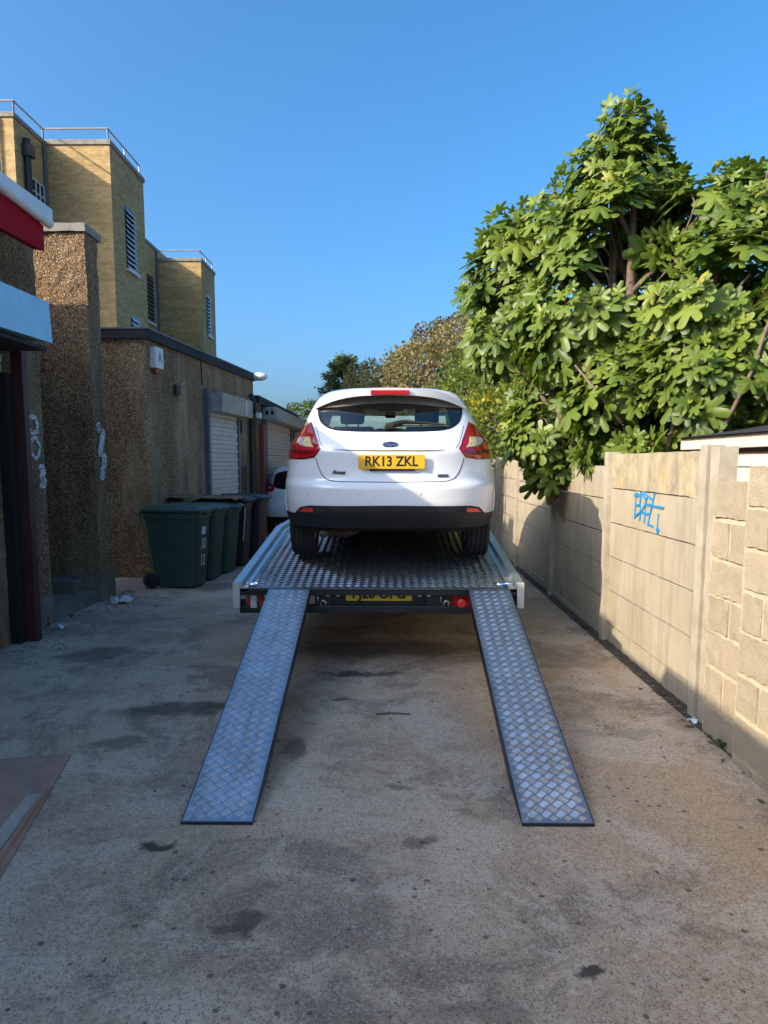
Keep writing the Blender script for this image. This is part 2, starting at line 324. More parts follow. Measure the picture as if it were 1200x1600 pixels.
# ------------------------------------------------------------------ mesh helpers
from mathutils import noise as mnoise
class MB:
    def __init__(s): s.v = []; s.f = []; s.tone = []; s.mark = None
    def add(s, vs, fs):
        o = len(s.v); s.v += [tuple(map(float, p)) for p in vs]; s.f += [tuple(i+o for i in f) for f in fs]; return s
    def box(s, x0, x1, y0, y1, z0, z1, b=0):
        return s.obox(((x0, y0, z0)), (1, 0, 0), (0, 1, 0), (0, 0, 1), x1-x0, y1-y0, z1-z0, b)
    def obox(s, o, ax, ay, az, lx, ly, lz, b=0):
        o = np.array(o, float); A = np.array([np.array(ax, float), np.array(ay, float), np.array(az, float)])
        if b:
            bm = bmesh.new(); bmesh.ops.create_cube(bm, size=1)
            for v in bm.verts: v.co = Vector(((v.co.x+.5)*lx, (v.co.y+.5)*ly, (v.co.z+.5)*lz))
            bmesh.ops.bevel(bm, geom=bm.edges[:], offset=b, segments=2, affect='EDGES', profile=.6)
            bm.verts.index_update()
            P = np.array([v.co[:] for v in bm.verts]) @ A + o; F = [[v.index for v in f.verts] for f in bm.faces]; bm.free()
        else:
            P = np.array([(i, j, k) for k in (0, lz) for j in (0, ly) for i in (0, lx)], float) @ A + o
            F = [(0, 2, 3, 1), (4, 5, 7, 6), (0, 1, 5, 4), (2, 6, 7, 3), (0, 4, 6, 2), (1, 3, 7, 5)]
        return s.add(P, F)
    def prism(s, poly, z0, z1):
        n = len(poly); vs = [(x, y, z0) for x, y in poly] + [(x, y, z1) for x, y in poly]
        a = sum(poly[i][0]*poly[(i+1) % n][1]-poly[(i+1) % n][0]*poly[i][1] for i in range(n))
        fs = [tuple(range(n))[::-1], tuple(range(n, 2*n))] + [(i, (i+1) % n, n+(i+1) % n, n+i) for i in range(n)]
        if a < 0: fs = [f[::-1] for f in fs]
        return s.add(vs, fs)
    def tube(s, pts, r, n=8, caps=True):
        pts = [Vector(p) for p in pts]; rs = r if isinstance(r, (list, tuple)) else [r]*len(pts); rings = []
        ref = Vector((0, 0, 1)); o = len(s.v)
        for i, p in enumerate(pts):
            t = (pts[min(i+1, len(pts)-1)]-pts[max(i-1, 0)]).normalized()
            a = t.cross(ref if abs(t.dot(ref)) < .95 else Vector((1, 0, 0))).normalized()
            if rings and a.dot(rings[-1]) < 0: a = -a
            rings.append(a); b = t.cross(a)
            for k in range(n):
                th = 2*math.pi*k/n; q = p+(a*math.cos(th)+b*math.sin(th))*rs[i]; s.v.append(tuple(q))
        for i in range(len(pts)-1):
            for k in range(n):
                a0 = o+i*n+k; a1 = o+i*n+(k+1) % n; s.f.append((a0, a1, a1+n, a0+n))
        if caps:
            s.f.append(tuple(o+k for k in range(n))[::-1]); s.f.append(tuple(o+(len(pts)-1)*n+k for k in range(n)))
        return s
    def lathe(s, prof, c, axis='x', n=36):
        # prof: (along axis, radius)
        o = len(s.v); c = np.array(c, float)
        for (a, r) in prof:
            for k in range(n):
                th = 2*math.pi*k/n; p, q = r*math.cos(th), r*math.sin(th)
                s.v.append(tuple(c+({'x': (a, p, q), 'y': (p, a, q), 'z': (p, q, a)}[axis])))
        m = len(prof)
        for i in range(m-1):
            for k in range(n):
                a0 = o+i*n+k; a1 = o+i*n+(k+1) % n; s.f.append((a0, a1, a1+n, a0+n))
        return s
    def ball(s, c, rx, ry, rz, n=12, m=8):
        o = len(s.v)
        for i in range(m+1):
            ph = math.pi*i/m
            for k in range(n):
                th = 2*math.pi*k/n; s.v.append((c[0]+rx*math.sin(ph)*math.cos(th), c[1]+ry*math.sin(ph)*math.sin(th), c[2]+rz*math.cos(ph)))
        for i in range(m):
            for k in range(n):
                a0 = o+i*n+k; a1 = o+i*n+(k+1) % n; s.f.append((a0, a0+n, a1+n, a1))
        return s
    def rough(s, x0, x1, y0, y1, z0, z1, step=.05, amp=.008, fr=9., faces='xXyYZ', seed=0):
        """a box whose faces are gridded and jittered so that its edges are uneven"""
        nx, ny, nz = [max(1, int(math.ceil((b-a)/step))) for a, b in ((x0, x1), (y0, y1), (z0, z1))]
        X, Y, Z = np.linspace(x0, x1, nx+1), np.linspace(y0, y1, ny+1), np.linspace(z0, z1, nz+1)
        idx = {}
        def vid(p):
            k = tuple(np.round(p, 5))
            if k not in idx:
                d = mnoise.noise_vector(Vector((p[0]*fr+seed, p[1]*fr, p[2]*fr))); d2 = mnoise.noise_vector(Vector((p[0]*fr*2.7, p[1]*fr*2.7+seed, p[2]*fr*2.7)))
                q = [p[i]+amp*(d[i]+.6*d2[i]) for i in range(3)]
                idx[k] = len(s.v); s.v.append(tuple(q))
            return idx[k]
        def sheet(P, na, nb):
            for i in range(na):
                for j in range(nb): s.f.append((vid(P(i, j)), vid(P(i+1, j)), vid(P(i+1, j+1)), vid(P(i, j+1))))
        if 'y' in faces: sheet(lambda i, j: (X[i], y0, Z[j]), nx, nz)
        if 'Y' in faces: sheet(lambda i, j: (X[nx-i], y1, Z[j]), nx, nz)
        if 'X' in faces: sheet(lambda i, j: (x1, Y[i], Z[j]), ny, nz)
        if 'x' in faces: sheet(lambda i, j: (x0, Y[ny-i], Z[j]), ny, nz)
        if 'Z' in faces: sheet(lambda i, j: (X[i], Y[j], z1), nx, ny)
        return s
    def build(s, name, m, parent=None, origin=None, smooth=False, local=False, angle=None):
        V = np.array(s.v, float).reshape(-1, 3)
        off = np.zeros(3)
        if parent is not None and not local: off = wloc(parent)
        elif parent is None and origin is not None: off = np.array(origin, float)
        me = bpy.data.meshes.new(name); me.from_pydata((V-off).tolist(), [], s.f); me.update()
        ob = bpy.data.objects.new(name, me); col.objects.link(ob)
        if parent is not None: ob.parent = parent
        else: ob.location = off
        if m is not None: me.materials.append(M[m] if isinstance(m, str) else m)
        if smooth:
            me.shade_smooth()
            if angle: me.set_sharp_from_angle(angle=R(angle))
        if s.mark:                                        # faces from here on take the second material
            me.materials.append(M[s.mark[1]]); me.polygons.foreach_set('material_index', (np.arange(len(me.polygons)) >= s.mark[0]).astype(np.int32))
        if s.tone:
            a = me.attributes.new('tone', 'FLOAT', 'POINT'); a.data.foreach_set('value', np.array(s.tone, np.float32))
        return ob
def wloc(o):
    p = np.zeros(3)
    while o is not None: p = p+np.array(o.location); o = o.parent
    return p
def tag(o, label=None, cat=None, group=None, kind=None):
    for k, v in (('label', label), ('category', cat), ('group', group), ('kind', kind)):
        if v: o[k] = v
    return o
def thing(name, label, cat, loc=(0, 0, 0), rot=0, group=None):
    o = bpy.data.objects.new(name, None); col.objects.link(o); o.location = loc; o.rotation_euler = (0, 0, rot)
    o.empty_display_size = .2
    return tag(o, label, cat, group)
def box(name, m, parent, *a, b=0, **k): return MB().box(*a, b=b).build(name, m, parent, **k)
def text_mb(txt, size, depth=.002, bold=0., shear=0., cond=1.0, align='CENTER'):
    cu = bpy.data.curves.new('text', 'FONT'); cu.body = txt; cu.size = size; cu.extrude = depth; cu.offset = bold; cu.shear = shear
    cu.align_x = align; cu.align_y = 'CENTER'
    o = bpy.data.objects.new('text', cu); col.objects.link(o)
    me = bpy.data.meshes.new_from_object(o.evaluated_get(bpy.context.evaluated_depsgraph_get()))
    V = np.array([v.co[:] for v in me.vertices]); F = [tuple(p.vertices) for p in me.polygons]
    bpy.data.objects.remove(o); bpy.data.curves.remove(cu); bpy.data.meshes.remove(me)
    V[:, 0] *= cond
    return V, F                                        # lies in XY, front +Z
def place(V, o, ax, ay):
    ax = np.array(ax, float); ay = np.array(ay, float); az = np.cross(ax, ay)
    return V[:, :1]*ax+V[:, 1:2]*ay+V[:, 2:3]*az+np.array(o, float)

# ------------------------------------------------------------------ setting: land, yard slab
tag(MB().add([(-400, -200, -.012), (400, -200, -.012), (400, 900, -.012), (-400, 900, -.012)], [(0, 1, 2, 3)]).build('ground', 'land'), kind='structure')
mb = MB()
ys = np.arange(-6, 34.01, .12)
ed = [1.885+.012*mnoise.noise(Vector((y*1.3, 0, 0)))+.006*mnoise.noise(Vector((y*9, 2, 0))) for y in ys]
n = len(ys)
mb.add([(-9.5, y, 0) for y in ys]+[(e, y, 0) for e, y in zip(ed, ys)]+[(e+.006, y, -.03) for e, y in zip(ed, ys)],
       [f for i in range(n-1) for f in ((i, n+i, n+i+1, i+1), (n+i, 2*n+i, 2*n+i+1, n+i+1))])
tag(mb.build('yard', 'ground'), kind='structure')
mb = MB(); xs = np.linspace(1.86, 2.02, 6); yy = np.arange(-4, 30, .05)
P = []
for y in yy:
    for x in xs:
        P.append((x, y, -.008+.014*mnoise.noise(Vector((x*22, y*14, 0)))+.02*max(0, (x-1.93)/.09)))
k = len(xs)
mb.add(P, [(i*k+j, i*k+j+1, (i+1)*k+j+1, (i+1)*k+j) for i in range(len(yy)-1) for j in range(k-1)])
tag(mb.build('verge_soil', 'dry_soil', smooth=True), kind='structure')

# ------------------------------------------------------------------ right side: concrete panel fence
posts = [4.47, 6.48, 8.69, 11.15, 13.25, 15.4, 17.5, 19.6, 21.7, 23.8, 25.9]
tops = [1.70, 1.595, 1.64, 1.66, 1.68, 1.68, 1.68, 1.68, 1.68, 1.68]
fence = thing('panel_fence', 'weathered concrete panel fence with posts, running along the yard under the fig tree', 'fence', (1.98, posts[0], 0))
for i, y in enumerate(posts):
    h = 1.735 if i == 0 else 1.72
    p = MB().rough(1.94, 2.05, y-.05, y+.05, -.05, h, step=.06, amp=.004, faces='xXyYZ', seed=i)
    p.build('post', 'post_conc', fence, smooth=True, angle=50)
for i in range(len(posts)-1):
    a, b = posts[i]+.05, posts[i+1]-.05
    z = tops[i]; h = .308
    for j in range(6):
        z1 = z-j*h; z0 = z1-h+.011
        if z1 < .03: break
        z0 = max(z0, -.04); dx = .002*((i*3+j*5) % 4)
        q = MB().rough(1.983+dx, 2.03, a, b, z0, z1, step=.04 if i < 3 else .08, amp=.0036, fr=11, faces='xyYZ', seed=i*7+j)
        q.build('panel', 'panel_lichen' if (j == 0 and i in (0, 3)) else 'panel', fence, smooth=True, angle=40)
# the blue tag sprayed on the first bay: strokes as thin ribbons of paint on the panel face
def wallpt(a, b):      # picture-board units of the tag -> (y, z) on the panel
    return 5.789+(a-410)*(-.613/530)+0, 1.365-(b-280)*(.338/912)*1.02-(a-410)*(-.062/530)
def ribbon(mb, pts, w, x=1.9765):
    for (p, q) in zip(pts[:-1], pts[1:]):
        d = np.array(q)-np.array(p); L = np.linalg.norm(d)
        if L < 1e-6: continue
        t = d/L; nrm = np.array([-t[1], t[0]])*w/2; p2 = np.array(p)-t*w*.3; q2 = np.array(q)+t*w*.3
        c = [p2+nrm, p2-nrm, q2-nrm, q2+nrm]; x -= 1e-5
        o = [(x, a, b) for a, b in c]+[(x+.012, a, b) for a, b in c]
        mb.add(o, [(0, 1, 2, 3), (0, 4, 5, 1), (1, 5, 6, 2), (2, 6, 7, 3), (3, 7, 4, 0)])
strokes = [([(385, 285), (430, 265), (470, 300), (430, 300), (385, 285)], .020), ([(415, 300), (420, 420), (410, 560), (405, 760)], .011), ([(405, 470), (440, 510), (505, 500)], .016),
           ([(515, 250), (505, 450), (525, 660), (510, 830)], .015), ([(405, 770), (430, 720), (525, 655), (610, 700), (690, 715), (690, 740)], .017),
           ([(520, 255), (570, 340), (625, 410), (600, 520), (550, 630)], .014), ([(570, 260), (640, 340), (700, 400), (750, 440)], .013), ([(640, 340), (620, 480), (610, 700), (600, 890)], .010),
           ([(630, 510), (760, 560), (930, 620), (895, 605)], .017), ([(775, 290), (740, 500), (715, 660), (680, 880), (665, 930), (700, 935), (760, 975)], .014),
           ([(850, 730), (845, 900), (845, 1040)], .009), ([(830, 1030), (850, 1110), (865, 1040), (830, 1035)], .020)]
g = MB()
for pts, w in strokes: ribbon(g, [wallpt(*p) for p in pts], w)
g.build('graffiti', 'spray_blue', fence)

stub = MB().rough(1.95, 2.06, 4.27, 4.39, -.05, 1.725, step=.06, amp=.004, seed=31).build('concrete_post', 'post_conc', origin=(2, 4.33, 0), smooth=True, angle=50)
tag(stub, 'spare concrete post standing between the end of the panel fence and the block wall', 'post')
# block wall
def blockwall(name, label, y0, y1, xf, ztop, seed):
    w = thing(name, label, 'wall', (xf+.1, (y0+y1)/2, 0))
    MB().rough(xf, xf+.2, y0, y1, -.05, ztop, step=.06, amp=.003, faces='xyYZ', seed=seed).build('mortar_core', 'mortar', w, smooth=True, angle=50)
    r = random.Random(seed); b = MB(); z = ztop; row = 0
    while z > .02:
        h = .2+r.uniform(-.01, .01); y = y1-.03-(0 if row % 2 else -.0); first = True
        while y > y0+.05:
            L = (.22 if (first and row % 2) else .40)+r.uniform(-.03, .02); ya = max(y-L, y0+.02)
            if y-ya > .08:
                d = r.uniform(.008, .013)
                b.rough(xf-d, xf+.05, ya, y, max(z-h, -.04), z-(.004 if row == 0 else 0)+(.008 if row == 0 else 0), step=.03, amp=.009, fr=16, faces='xyYZ', seed=seed+row*3+int(y*10))
            y = ya-r.uniform(.022, .034); first = False
        z -= h+r.uniform(.02, .032); row += 1
    b.build('blockwork', 'pavia_block', w, smooth=True, angle=45)
    return w
blockwall('block_wall', 'low wall of rough concrete blocks with smeared mortar beside the spare post', 3.78, 4.26, 1.925, 1.515, 5)
blockwall('block_wall', 'taller block wall with a rounded top end, in front of the cream shed', -3.0, 3.755, 1.87, 1.605, 9)
# cream shed beyond the block wall
sh = thing('cream_shed', 'cream painted shed with a sloping fascia showing over the block wall', 'shed', (3.4, 4.6, 0))
box('wall', 'shed_cream', sh, 2.62, 4.6, 2.5, 6.28, -.01, 1.70)
box('fascia', 'shed_cream', sh, 2.54, 4.7, 2.4, 6.33, 1.735, 1.835, b=.008)
box('eave_shadow_board', 'maroon', sh, 2.60, 4.55, 2.45, 6.29, 1.70, 1.735)  # maroon strip, shade of the recess under the fascia painted as colour
mb = MB()
for y in (3.0, 3.9, 4.8, 5.65): mb.box(2.606, 2.625, y, y+.06, .1, 1.66)
mb.box(2.604, 2.622, 2.5, 6.28, 1.60, 1.665)
mb.build('trim', 'shed_cream', sh)
MB().add([(2.5, 2.35, 1.836), (2.5, 6.36, 1.836), (3.6, 6.36, 2.0), (3.6, 2.35, 2.0), (4.75, 6.36, 1.836), (4.75, 2.35, 1.836)], [(0, 3, 2, 1), (3, 5, 4, 2), (0, 5, 3), (1, 2, 4)]).build('roof', 'felt_black', sh)

# ------------------------------------------------------------------ left side: shop front
shop = thing('shop_unit', 'pebbledashed shop unit with shutter, white gutter and maroon door post, nearest on the bin side', 'building', (-5, 2, 0))
w = MB().rough(-4.4, -3.43, 5.2, 7.03, 0, 3.86, step=.045, amp=.009, faces='XyY', seed=3)
w.box(-9, -3.46, 2.98, 5.2, 0, 3.60); w.box(-9, -3.44, 1.8, 2.975, 0, 3.42); w.box(-9, -3.46, -9, 1.8, 0, 3.56)
w.box(-9, -4.4, 5.2, 7.03, 0, 3.86); w.box(-9, -4.36, 7.03, 8.1, 0, 3.1)
w.build('wall', 'pebble_brown', shop)
mb = MB().box(-9, -3.22, 4.62, 6.95, 3.865, 3.90); mb.box(-9, -3.24, 3.0, 4.6, 3.60, 3.65); mb.box(-9, -3.24, 1.78, 2.98, 3.43, 3.48); mb.box(-9, -3.24, -9.1, 1.76, 3.56, 3.61)
mb.box(-9, -5.2, 4.0, 6.95, 3.9, 4.72); mb.box(-9, -4.95, 7.85, 8.45, 0, 5.15)  # tall rear box is unseen, added to keep the workshop front in shade
mb.build('roof', 'felt_black', shop)
MB().add([(-3.24, 4.62, 3.84), (-3.15, 4.62, 3.85), (-3.15, 4.62, 3.955), (-3.24, 4.62, 3.955), (-3.24, 6.86, 3.84), (-3.15, 6.86, 3.85), (-3.15, 6.86, 3.955), (-3.24, 6.86, 3.955)],
         [(0, 1, 2, 3), (7, 6, 5, 4), (1, 5, 6, 2), (0, 4, 5, 1), (3, 2, 6, 7), (0, 3, 7, 4)]).build('gutter', 'white_trim', shop)
mb = MB()
for i in range(9): mb.obox((-3.40, 3.2, 2.40+i*.078), (1, 0, 0), (0, 1, 0), (0, 0, 1), .055+.01*(i % 2), 2.98, .073, .012)
mb.build('shutter', 'shutter', shop)
MB().box(-3.335, -3.235, 6.31, 6.40, 0, 2.70, b=.006).build('door_post', 'maroon', shop)
MB().box(-3.43, -3.338, 6.22, 6.33, 0, 2.40).build('dark_recess', 'void', shop)  # solid near-black box, the shade of the recess put into its colour
MB().box(-3.43, -3.33, 5.62, 5.80, 0, 1.95, b=.005).build('door_frame', 'dark_green', shop)
p = MB().rough(-3.5, -3.425, 6.75, 7.045, 0, .30, step=.05, amp=.005, seed=8); p.build('plinth', 'step_stone', shop, smooth=True, angle=50)
# painted white figures on the pier
mb = MB()
def blot(mb, x, c, rad, n=18, hole=0, seed=0, axis='x'):
    pts = []
    for i in range(n):
        th = 2*math.pi*i/n; k = 1+.18*mnoise.noise(Vector((math.cos(th)*2+seed, math.sin(th)*2, seed)))
        pts.append((rad[0]*math.cos(th)*k, rad[1]*math.sin(th)*k))
    o = len(mb.v)
    for s_ in (1, hole) if hole else (1,):
        for a, b in pts: mb.v.append((x, c[0]+a*s_, c[1]+b*s_) if axis == 'x' else (c[0]+a*s_, x, c[1]+b*s_))
    if hole:
        for i in range(n): mb.f.append((o+i, o+(i+1) % n, o+n+(i+1) % n, o+n+i))
    else: mb.f.append(tuple(range(o, o+n)))
blot(mb, -3.412, (6.80, 1.98), (.12, .10), hole=.55, seed=1); blot(mb, -3.412, (6.82, 1.77), (.11, .12), hole=.6, seed=2)
for k in range(5): blot(mb, -3.4115+.0003*k, (6.92+.03*(k % 2), 1.58-.045*k), (.06, .03), seed=3+k)
mb.build('painted_number', 'spray_white', shop)

sg = thing('shop_awning', 'red awning valance under a white cassette on the shop front', 'awning', (-3.1, 5.4, 3.5))
MB().add([(-3.2, 4.7, 3.47), (-3.12, 4.7, 3.44), (-3.12, 4.7, 3.80), (-3.2, 4.7, 3.80), (-3.2, 6.56, 3.515), (-3.1, 6.56, 3.50), (-3.1, 6.56, 3.72), (-3.2, 6.56, 3.72)],
         [(0, 1, 2, 3), (7, 6, 5, 4), (1, 5, 6, 2), (0, 4, 5, 1), (3, 2, 6, 7), (0, 3, 7, 4)]).build('valance', 'red_sign', sg)
mb = MB().tube([(-3.13, 4.6, 3.87), (-3.06, 6.60, 3.745)], .042, 12); mb.build('cassette', 'white_trim', sg, smooth=True, angle=50)
sg2 = thing('fascia_sign', 'blank light blue sign board fixed over the shop shutter', 'sign', (-3.1, 5.3, 2.6))
MB().add([(-3.4, 3.1, 2.64), (-3.0, 3.1, 2.62), (-3.07, 3.1, 3.0), (-3.4, 3.1, 3.0), (-3.4, 6.41, 2.70), (-3.0, 6.41, 2.675), (-3.06, 6.5, 3.045), (-3.4, 6.5, 3.045)],
         [(0, 1, 2, 3), (7, 6, 5, 4), (1, 5, 6, 2), (0, 4, 5, 1), (3, 2, 6, 7), (0, 3, 7, 4)]).build('board', 'blue_sign', sg2)
mb = MB().box(-3.42, -3.03, 3.1, 6.36, 2.60, 2.63); mb.build('underside_sheet', 'felt_black', sg2)  # black sheet along the whole underside of the board

st = MB().rough(-4.35, -3.44, 7.06, 8.16, 0, .135, step=.06, amp=.008, seed=4); st.rough(-4.35, -3.62, 7.95, 8.17, .13, .27, step=.06, amp=.006, seed=14)
tag(st.build('stone_step', 'step_stone', origin=(-3.9, 7.6, 0), smooth=True, angle=50), 'mossy concrete step in front of the tall pebbledash pillar', 'step')

pil = thing('pebbledash_pillar', 'tall pebbledash pillar with a stone cap, sunlit only at its top', 'pillar', (-3.8, 8.4, 0))
MB().rough(-4.4, -3.42, 8.2, 8.53, .0, 4.18, step=.04, amp=.013, fr=8, faces='XxyY', seed=5).build('shaft', 'pebble_brown', pil)
MB().rough(-4.45, -3.40, 8.17, 8.60, 4.175, 4.262, step=.06, amp=.006, faces='xXyYZ', seed=6).build('cap', 'cap_stone', pil, smooth=True, angle=50)
MB().rough(-4.3, -3.385, 8.165, 8.56, 0, .30, step=.05, amp=.007, seed=7).build('plinth', 'step_stone', pil, smooth=True, angle=50)
mb = MB()
for k in range(9): blot(mb, -3.402+.0004*k, (8.34+.035*((k*7) % 4)-.03+.004*k, 2.03-.07*k), (.07, .06), seed=11+k)
mb.build('paint_smear', 'spray_white', pil)

# ------------------------------------------------------------------ left side: pebbledash workshop (slightly turned), garage, brick building
A = np.array((-3.37, 9.9, 0.)); B = np.array((-2.885, 15.0, 0.)); du = (B-A)/np.linalg.norm(B-A); nu = np.array((du[1], -du[0], 0))
LEN = float(np.linalg.norm(B-A))
ws = thing('workshop', 'single storey pebbledash workshop with a black roof edge behind the row of bins', 'building', (-5.5, 12.5, 0))
def wbox(mb, s0, s1, o0, o1, z0, z1, b=0): return mb.obox(A+du*s0+nu*o0+np.array((0, 0, z0)), du, nu, (0, 0, 1), s1-s0, o1-o0, z1-z0, b)
# long wall gridded and jittered, plus the front face
mb = MB(); ss = np.linspace(0, LEN, 110); zz = np.linspace(0, 3.32, 72)
def jit(p, a=.007): return p+a*np.array(mnoise.noise_vector(Vector(p*9)))
P = [jit(A+du*s_+np.array((0, 0, z))) for s_ in ss for z in zz]; nz = len(zz)
mb.add(P, [(i*nz+j, (i+1)*nz+j, (i+1)*nz+j+1, i*nz+j+1) for i in range(len(ss)-1) for j in range(nz-1)])
xs = np.linspace(-8.5, A[0], 90)
P = [jit(np.array((x, 9.9, z))) if i < len(xs)-1 else jit(A+np.array((0, 0, z))) for i, x in enumerate(xs) for z in zz]
mb.add(P, [(i*nz+j, (i+1)*nz+j, (i+1)*nz+j+1, i*nz+j+1) for i in range(len(xs)-1) for j in range(nz-1)])
mb.add([(-8.5, 9.9, 0), (-8.5, 15.0, 0), tuple(B), (-8.5, 9.9, 3.32), (-8.5, 15.0, 3.32), (B[0], B[1], 3.32)], [(1, 0, 3, 4), (2, 1, 4, 5)])
mb.build('wall', 'pebble', ws)
mb = MB(); c = [(-8.6, 9.86), (A[0]+.05, 9.86), (B[0]+.05, 15.03), (-8.6, 15.03)]
mb.prism(c, 3.30, 3.425); mb.build('roof_edge', 'felt_black', ws)
c = [(-8.5, 9.85), (A[0]+.062, 9.85), (B[0]+.062, 15.04), (-8.5, 15.04)]
MB().prism(c, 3.427, 3.45).build('roof', 'lead_grey', ws)
# roller shutter door with its box
sd = bpy.data.objects.new('shutter_door', None); col.objects.link(sd); sd.parent = ws; sd.location = tuple(A+du*3.2-np.array(ws.location))
S0, S1 = 2.18, 3.95
mb = MB()
for i in range(32):
    z = .02+i*.077
    mb.obox(A+du*(S0+.1)+nu*.012+np.array((0, 0, z)), du, nu, (0, 0, 1), S1-S0-.2, .028+.012*(i % 2), .073, .009)
mb.build('slats', 'shutter_white', sd)
mb = MB(); wbox(mb, S0, S0+.1, .0, .085, 0, 2.86); mb.build('guide_rail', 'grey_steel', sd)
mb = MB(); wbox(mb, S1-.09, S1, .0, .07, 0, 2.46); mb.build('guide_rail', 'grey_steel', sd)
mb = MB(); wbox(mb, S0+.12, S1+.12, .01, .30, 2.47, 2.80, .015); mb.build('shutter_box', 'shutter_box', ws)
mb = MB(); wbox(mb, S1-.36, S1-.26, .302, .304, 2.50, 2.77); mb.build('sticker', 'white_trim', ws)
mb = MB(); wbox(mb, S1+.16, S1+.55, .012, .024, 0, 1.55); mb.build('boarded_patch', 'maroon', ws)
mb = MB(); wbox(mb, S1+.05, S1+.3, .005, .03, 2.2, 2.45); mb.build('stain_plate', 'felt_black', ws)
# soot above the shutter box is a tarred patch on the wall
mb = MB(); p0 = A+du*4.75+nu*.06
mb.tube([p0+np.array((0, 0, .0)), p0+np.array((0, 0, 2.6))], .045, 10); mb.tube([p0+np.array((0, 0, 2.55)), p0+nu*.08+np.array((0, 0, 2.8)), p0+np.array((0, 0, 3.0))], .05, 10)
wbox(mb, 4.62, 4.95, .01, .2, 2.62, 2.82, .01)
tag(mb.build('drainpipe', 'pipe_dark', origin=tuple(p0), smooth=True, angle=50), 'black drainpipe with a square hopper at the far corner of the workshop', 'drainpipe')
mb = MB(); wbox(mb, 4.55, 4.72, .21, .30, 2.50, 2.62, .02); 
tag(mb.build('junction_box', 'white_trim', origin=tuple(A+du*4.6+np.array((0, 0, 2.5)))), 'small white box fixed beside the black drainpipe hopper', 'electrical box')
# wall fittings
al = thing('alarm_box', 'white burglar alarm box with a green mark and red lens, high on the workshop corner', 'alarm', tuple(A+du*.22+np.array((0, 0, 2.9))))
def pbox(name, m, parent, s0, s1, o0, o1, z0, z1, b=0):
    q = MB(); wbox(q, s0, s1, o0, o1, z0, z1, b); return q.build(name, m, parent)
pbox('housing', 'alarm_white', al, .12, .38, .0, .10, 2.93, 3.22, .02)
pbox('strobe_lens', 'alarm_red', al, .15, .35, .0, .085, 2.865, 2.928, .02)
q = MB(); cc = A+du*.25+nu*.1015+np.array((0, 0, 3.09))
q.add([cc+du*a+np.array((0, 0, b)) for a, b in ((-.06, -.07), (.0, .08), (.06, -.07), (.03, -.07), (0, .01), (-.03, -.07))], [(0, 5, 4, 1), (1, 4, 3, 2)]); q.build('mark', 'logo_green', al)
q = MB(); wbox(q, .93, 1.08, .0, .05, 2.63, 2.79, .008); wbox(q, .94, 1.07, .05, .056, 2.64, 2.66); wbox(q, .94, 1.07, .05, .056, 2.70, 2.72); wbox(q, .94, 1.07, .05, .056, 2.75, 2.77)
tag(q.build('wall_vent', 'pipe_dark', origin=tuple(A+du+np.array((0, 0, 2.63)))), 'small dark louvred vent on the pebbledash wall below the roof edge', 'vent')
fl = thing('security_light', 'white bulkhead security light at the end of the workshop roof edge', 'light', tuple(A+du*5.05+np.array((0, 0, 3.3))))
q = MB(); p = A+du*5.06+nu*.16+np.array((0, 0, 3.38)); q.ball(p, .17, .12, .085, 14, 8); q.build('lamp_housing', 'alarm_white', fl, smooth=True)
q = MB().tube([A+du*5.06+np.array((0, 0, 3.33)), p], .03, 8); q.build('arm', 'white_trim', fl)
q = MB(); q.tube([A+du*2.12+nu*.012+np.array((0, 0, 2.9)), A+du*2.1+nu*.012+np.array((0, 0, 3.3))], .01, 6)
tag(q.build('cable', 'pipe_dark', origin=tuple(A+du*2.1+np.array((0, 0, 2.9)))), 'thin dark cable running up the wall above the shutter box', 'cable')

# second garage
gx = -2.88
ga = thing('garage', 'low garage with beige roller shutter and black eaves beyond the workshop', 'building', (-5, 18, 0))
MB().rough(-8, gx, 15.15, 21.4, 0, 2.85, step=.12, amp=.006, faces='yXY', seed=2).build('wall', 'pebble_dark', ga)
MB().prism([(-8.1, 15.08), (gx+.10, 15.08), (gx+.10, 21.5), (-8.1, 21.5)], 2.86, 3.02).build('roof', 'felt_black', ga)
mb = MB()
for i in range(33): mb.box(gx+.012, gx+.04+.014*(i % 2), 16.15, 20.0, .02+i*.077, .093+i*.077, b=.009)
mb.build('shutter', 'shutter', ga)
for y0 in (16.0, 20.003): MB().box(gx, gx+.09, y0, y0+.145, 0, 2.56).build('guide_rail', 'grey_steel', ga)
MB().box(gx+.01, gx+.33, 15.95, 20.9, 2.565, 2.84, b=.015).build('shutter_box', 'shutter_box', ga)
mb = MB().box(gx+.332, gx+.334, 20.895, 20.9, 2.6, 2.8)
mb = MB()
for k in range(2): blot(mb, 15.947, (gx+.11+.12*k, 2.72), (.035, .05), seed=k, axis='y')
mb.build('punched_holes', 'void', ga)
MB().box(gx+.003, gx+.10, 15.55, 15.93, 0, 2.45, b=.01).build('red_pier', 'red_post', ga)
fr = MB(); fr.tube([(gx+.1, 20.3, 2.5), (gx+1.0, 20.3, 2.5)], .03, 8); fr.tube([(gx+.12, 20.3, 0), (gx+.12, 20.3, 2.5)], .04, 8); fr.tube([(gx+.15, 20.3, 2.05), (gx+.75, 20.3, 2.48)], .025, 8)
tag(fr.build('gate_frame', 'grey_steel', origin=(gx+.1, 20.3, 0)), 'dark steel gate frame with a diagonal brace past the beige garage shutter', 'gate frame')

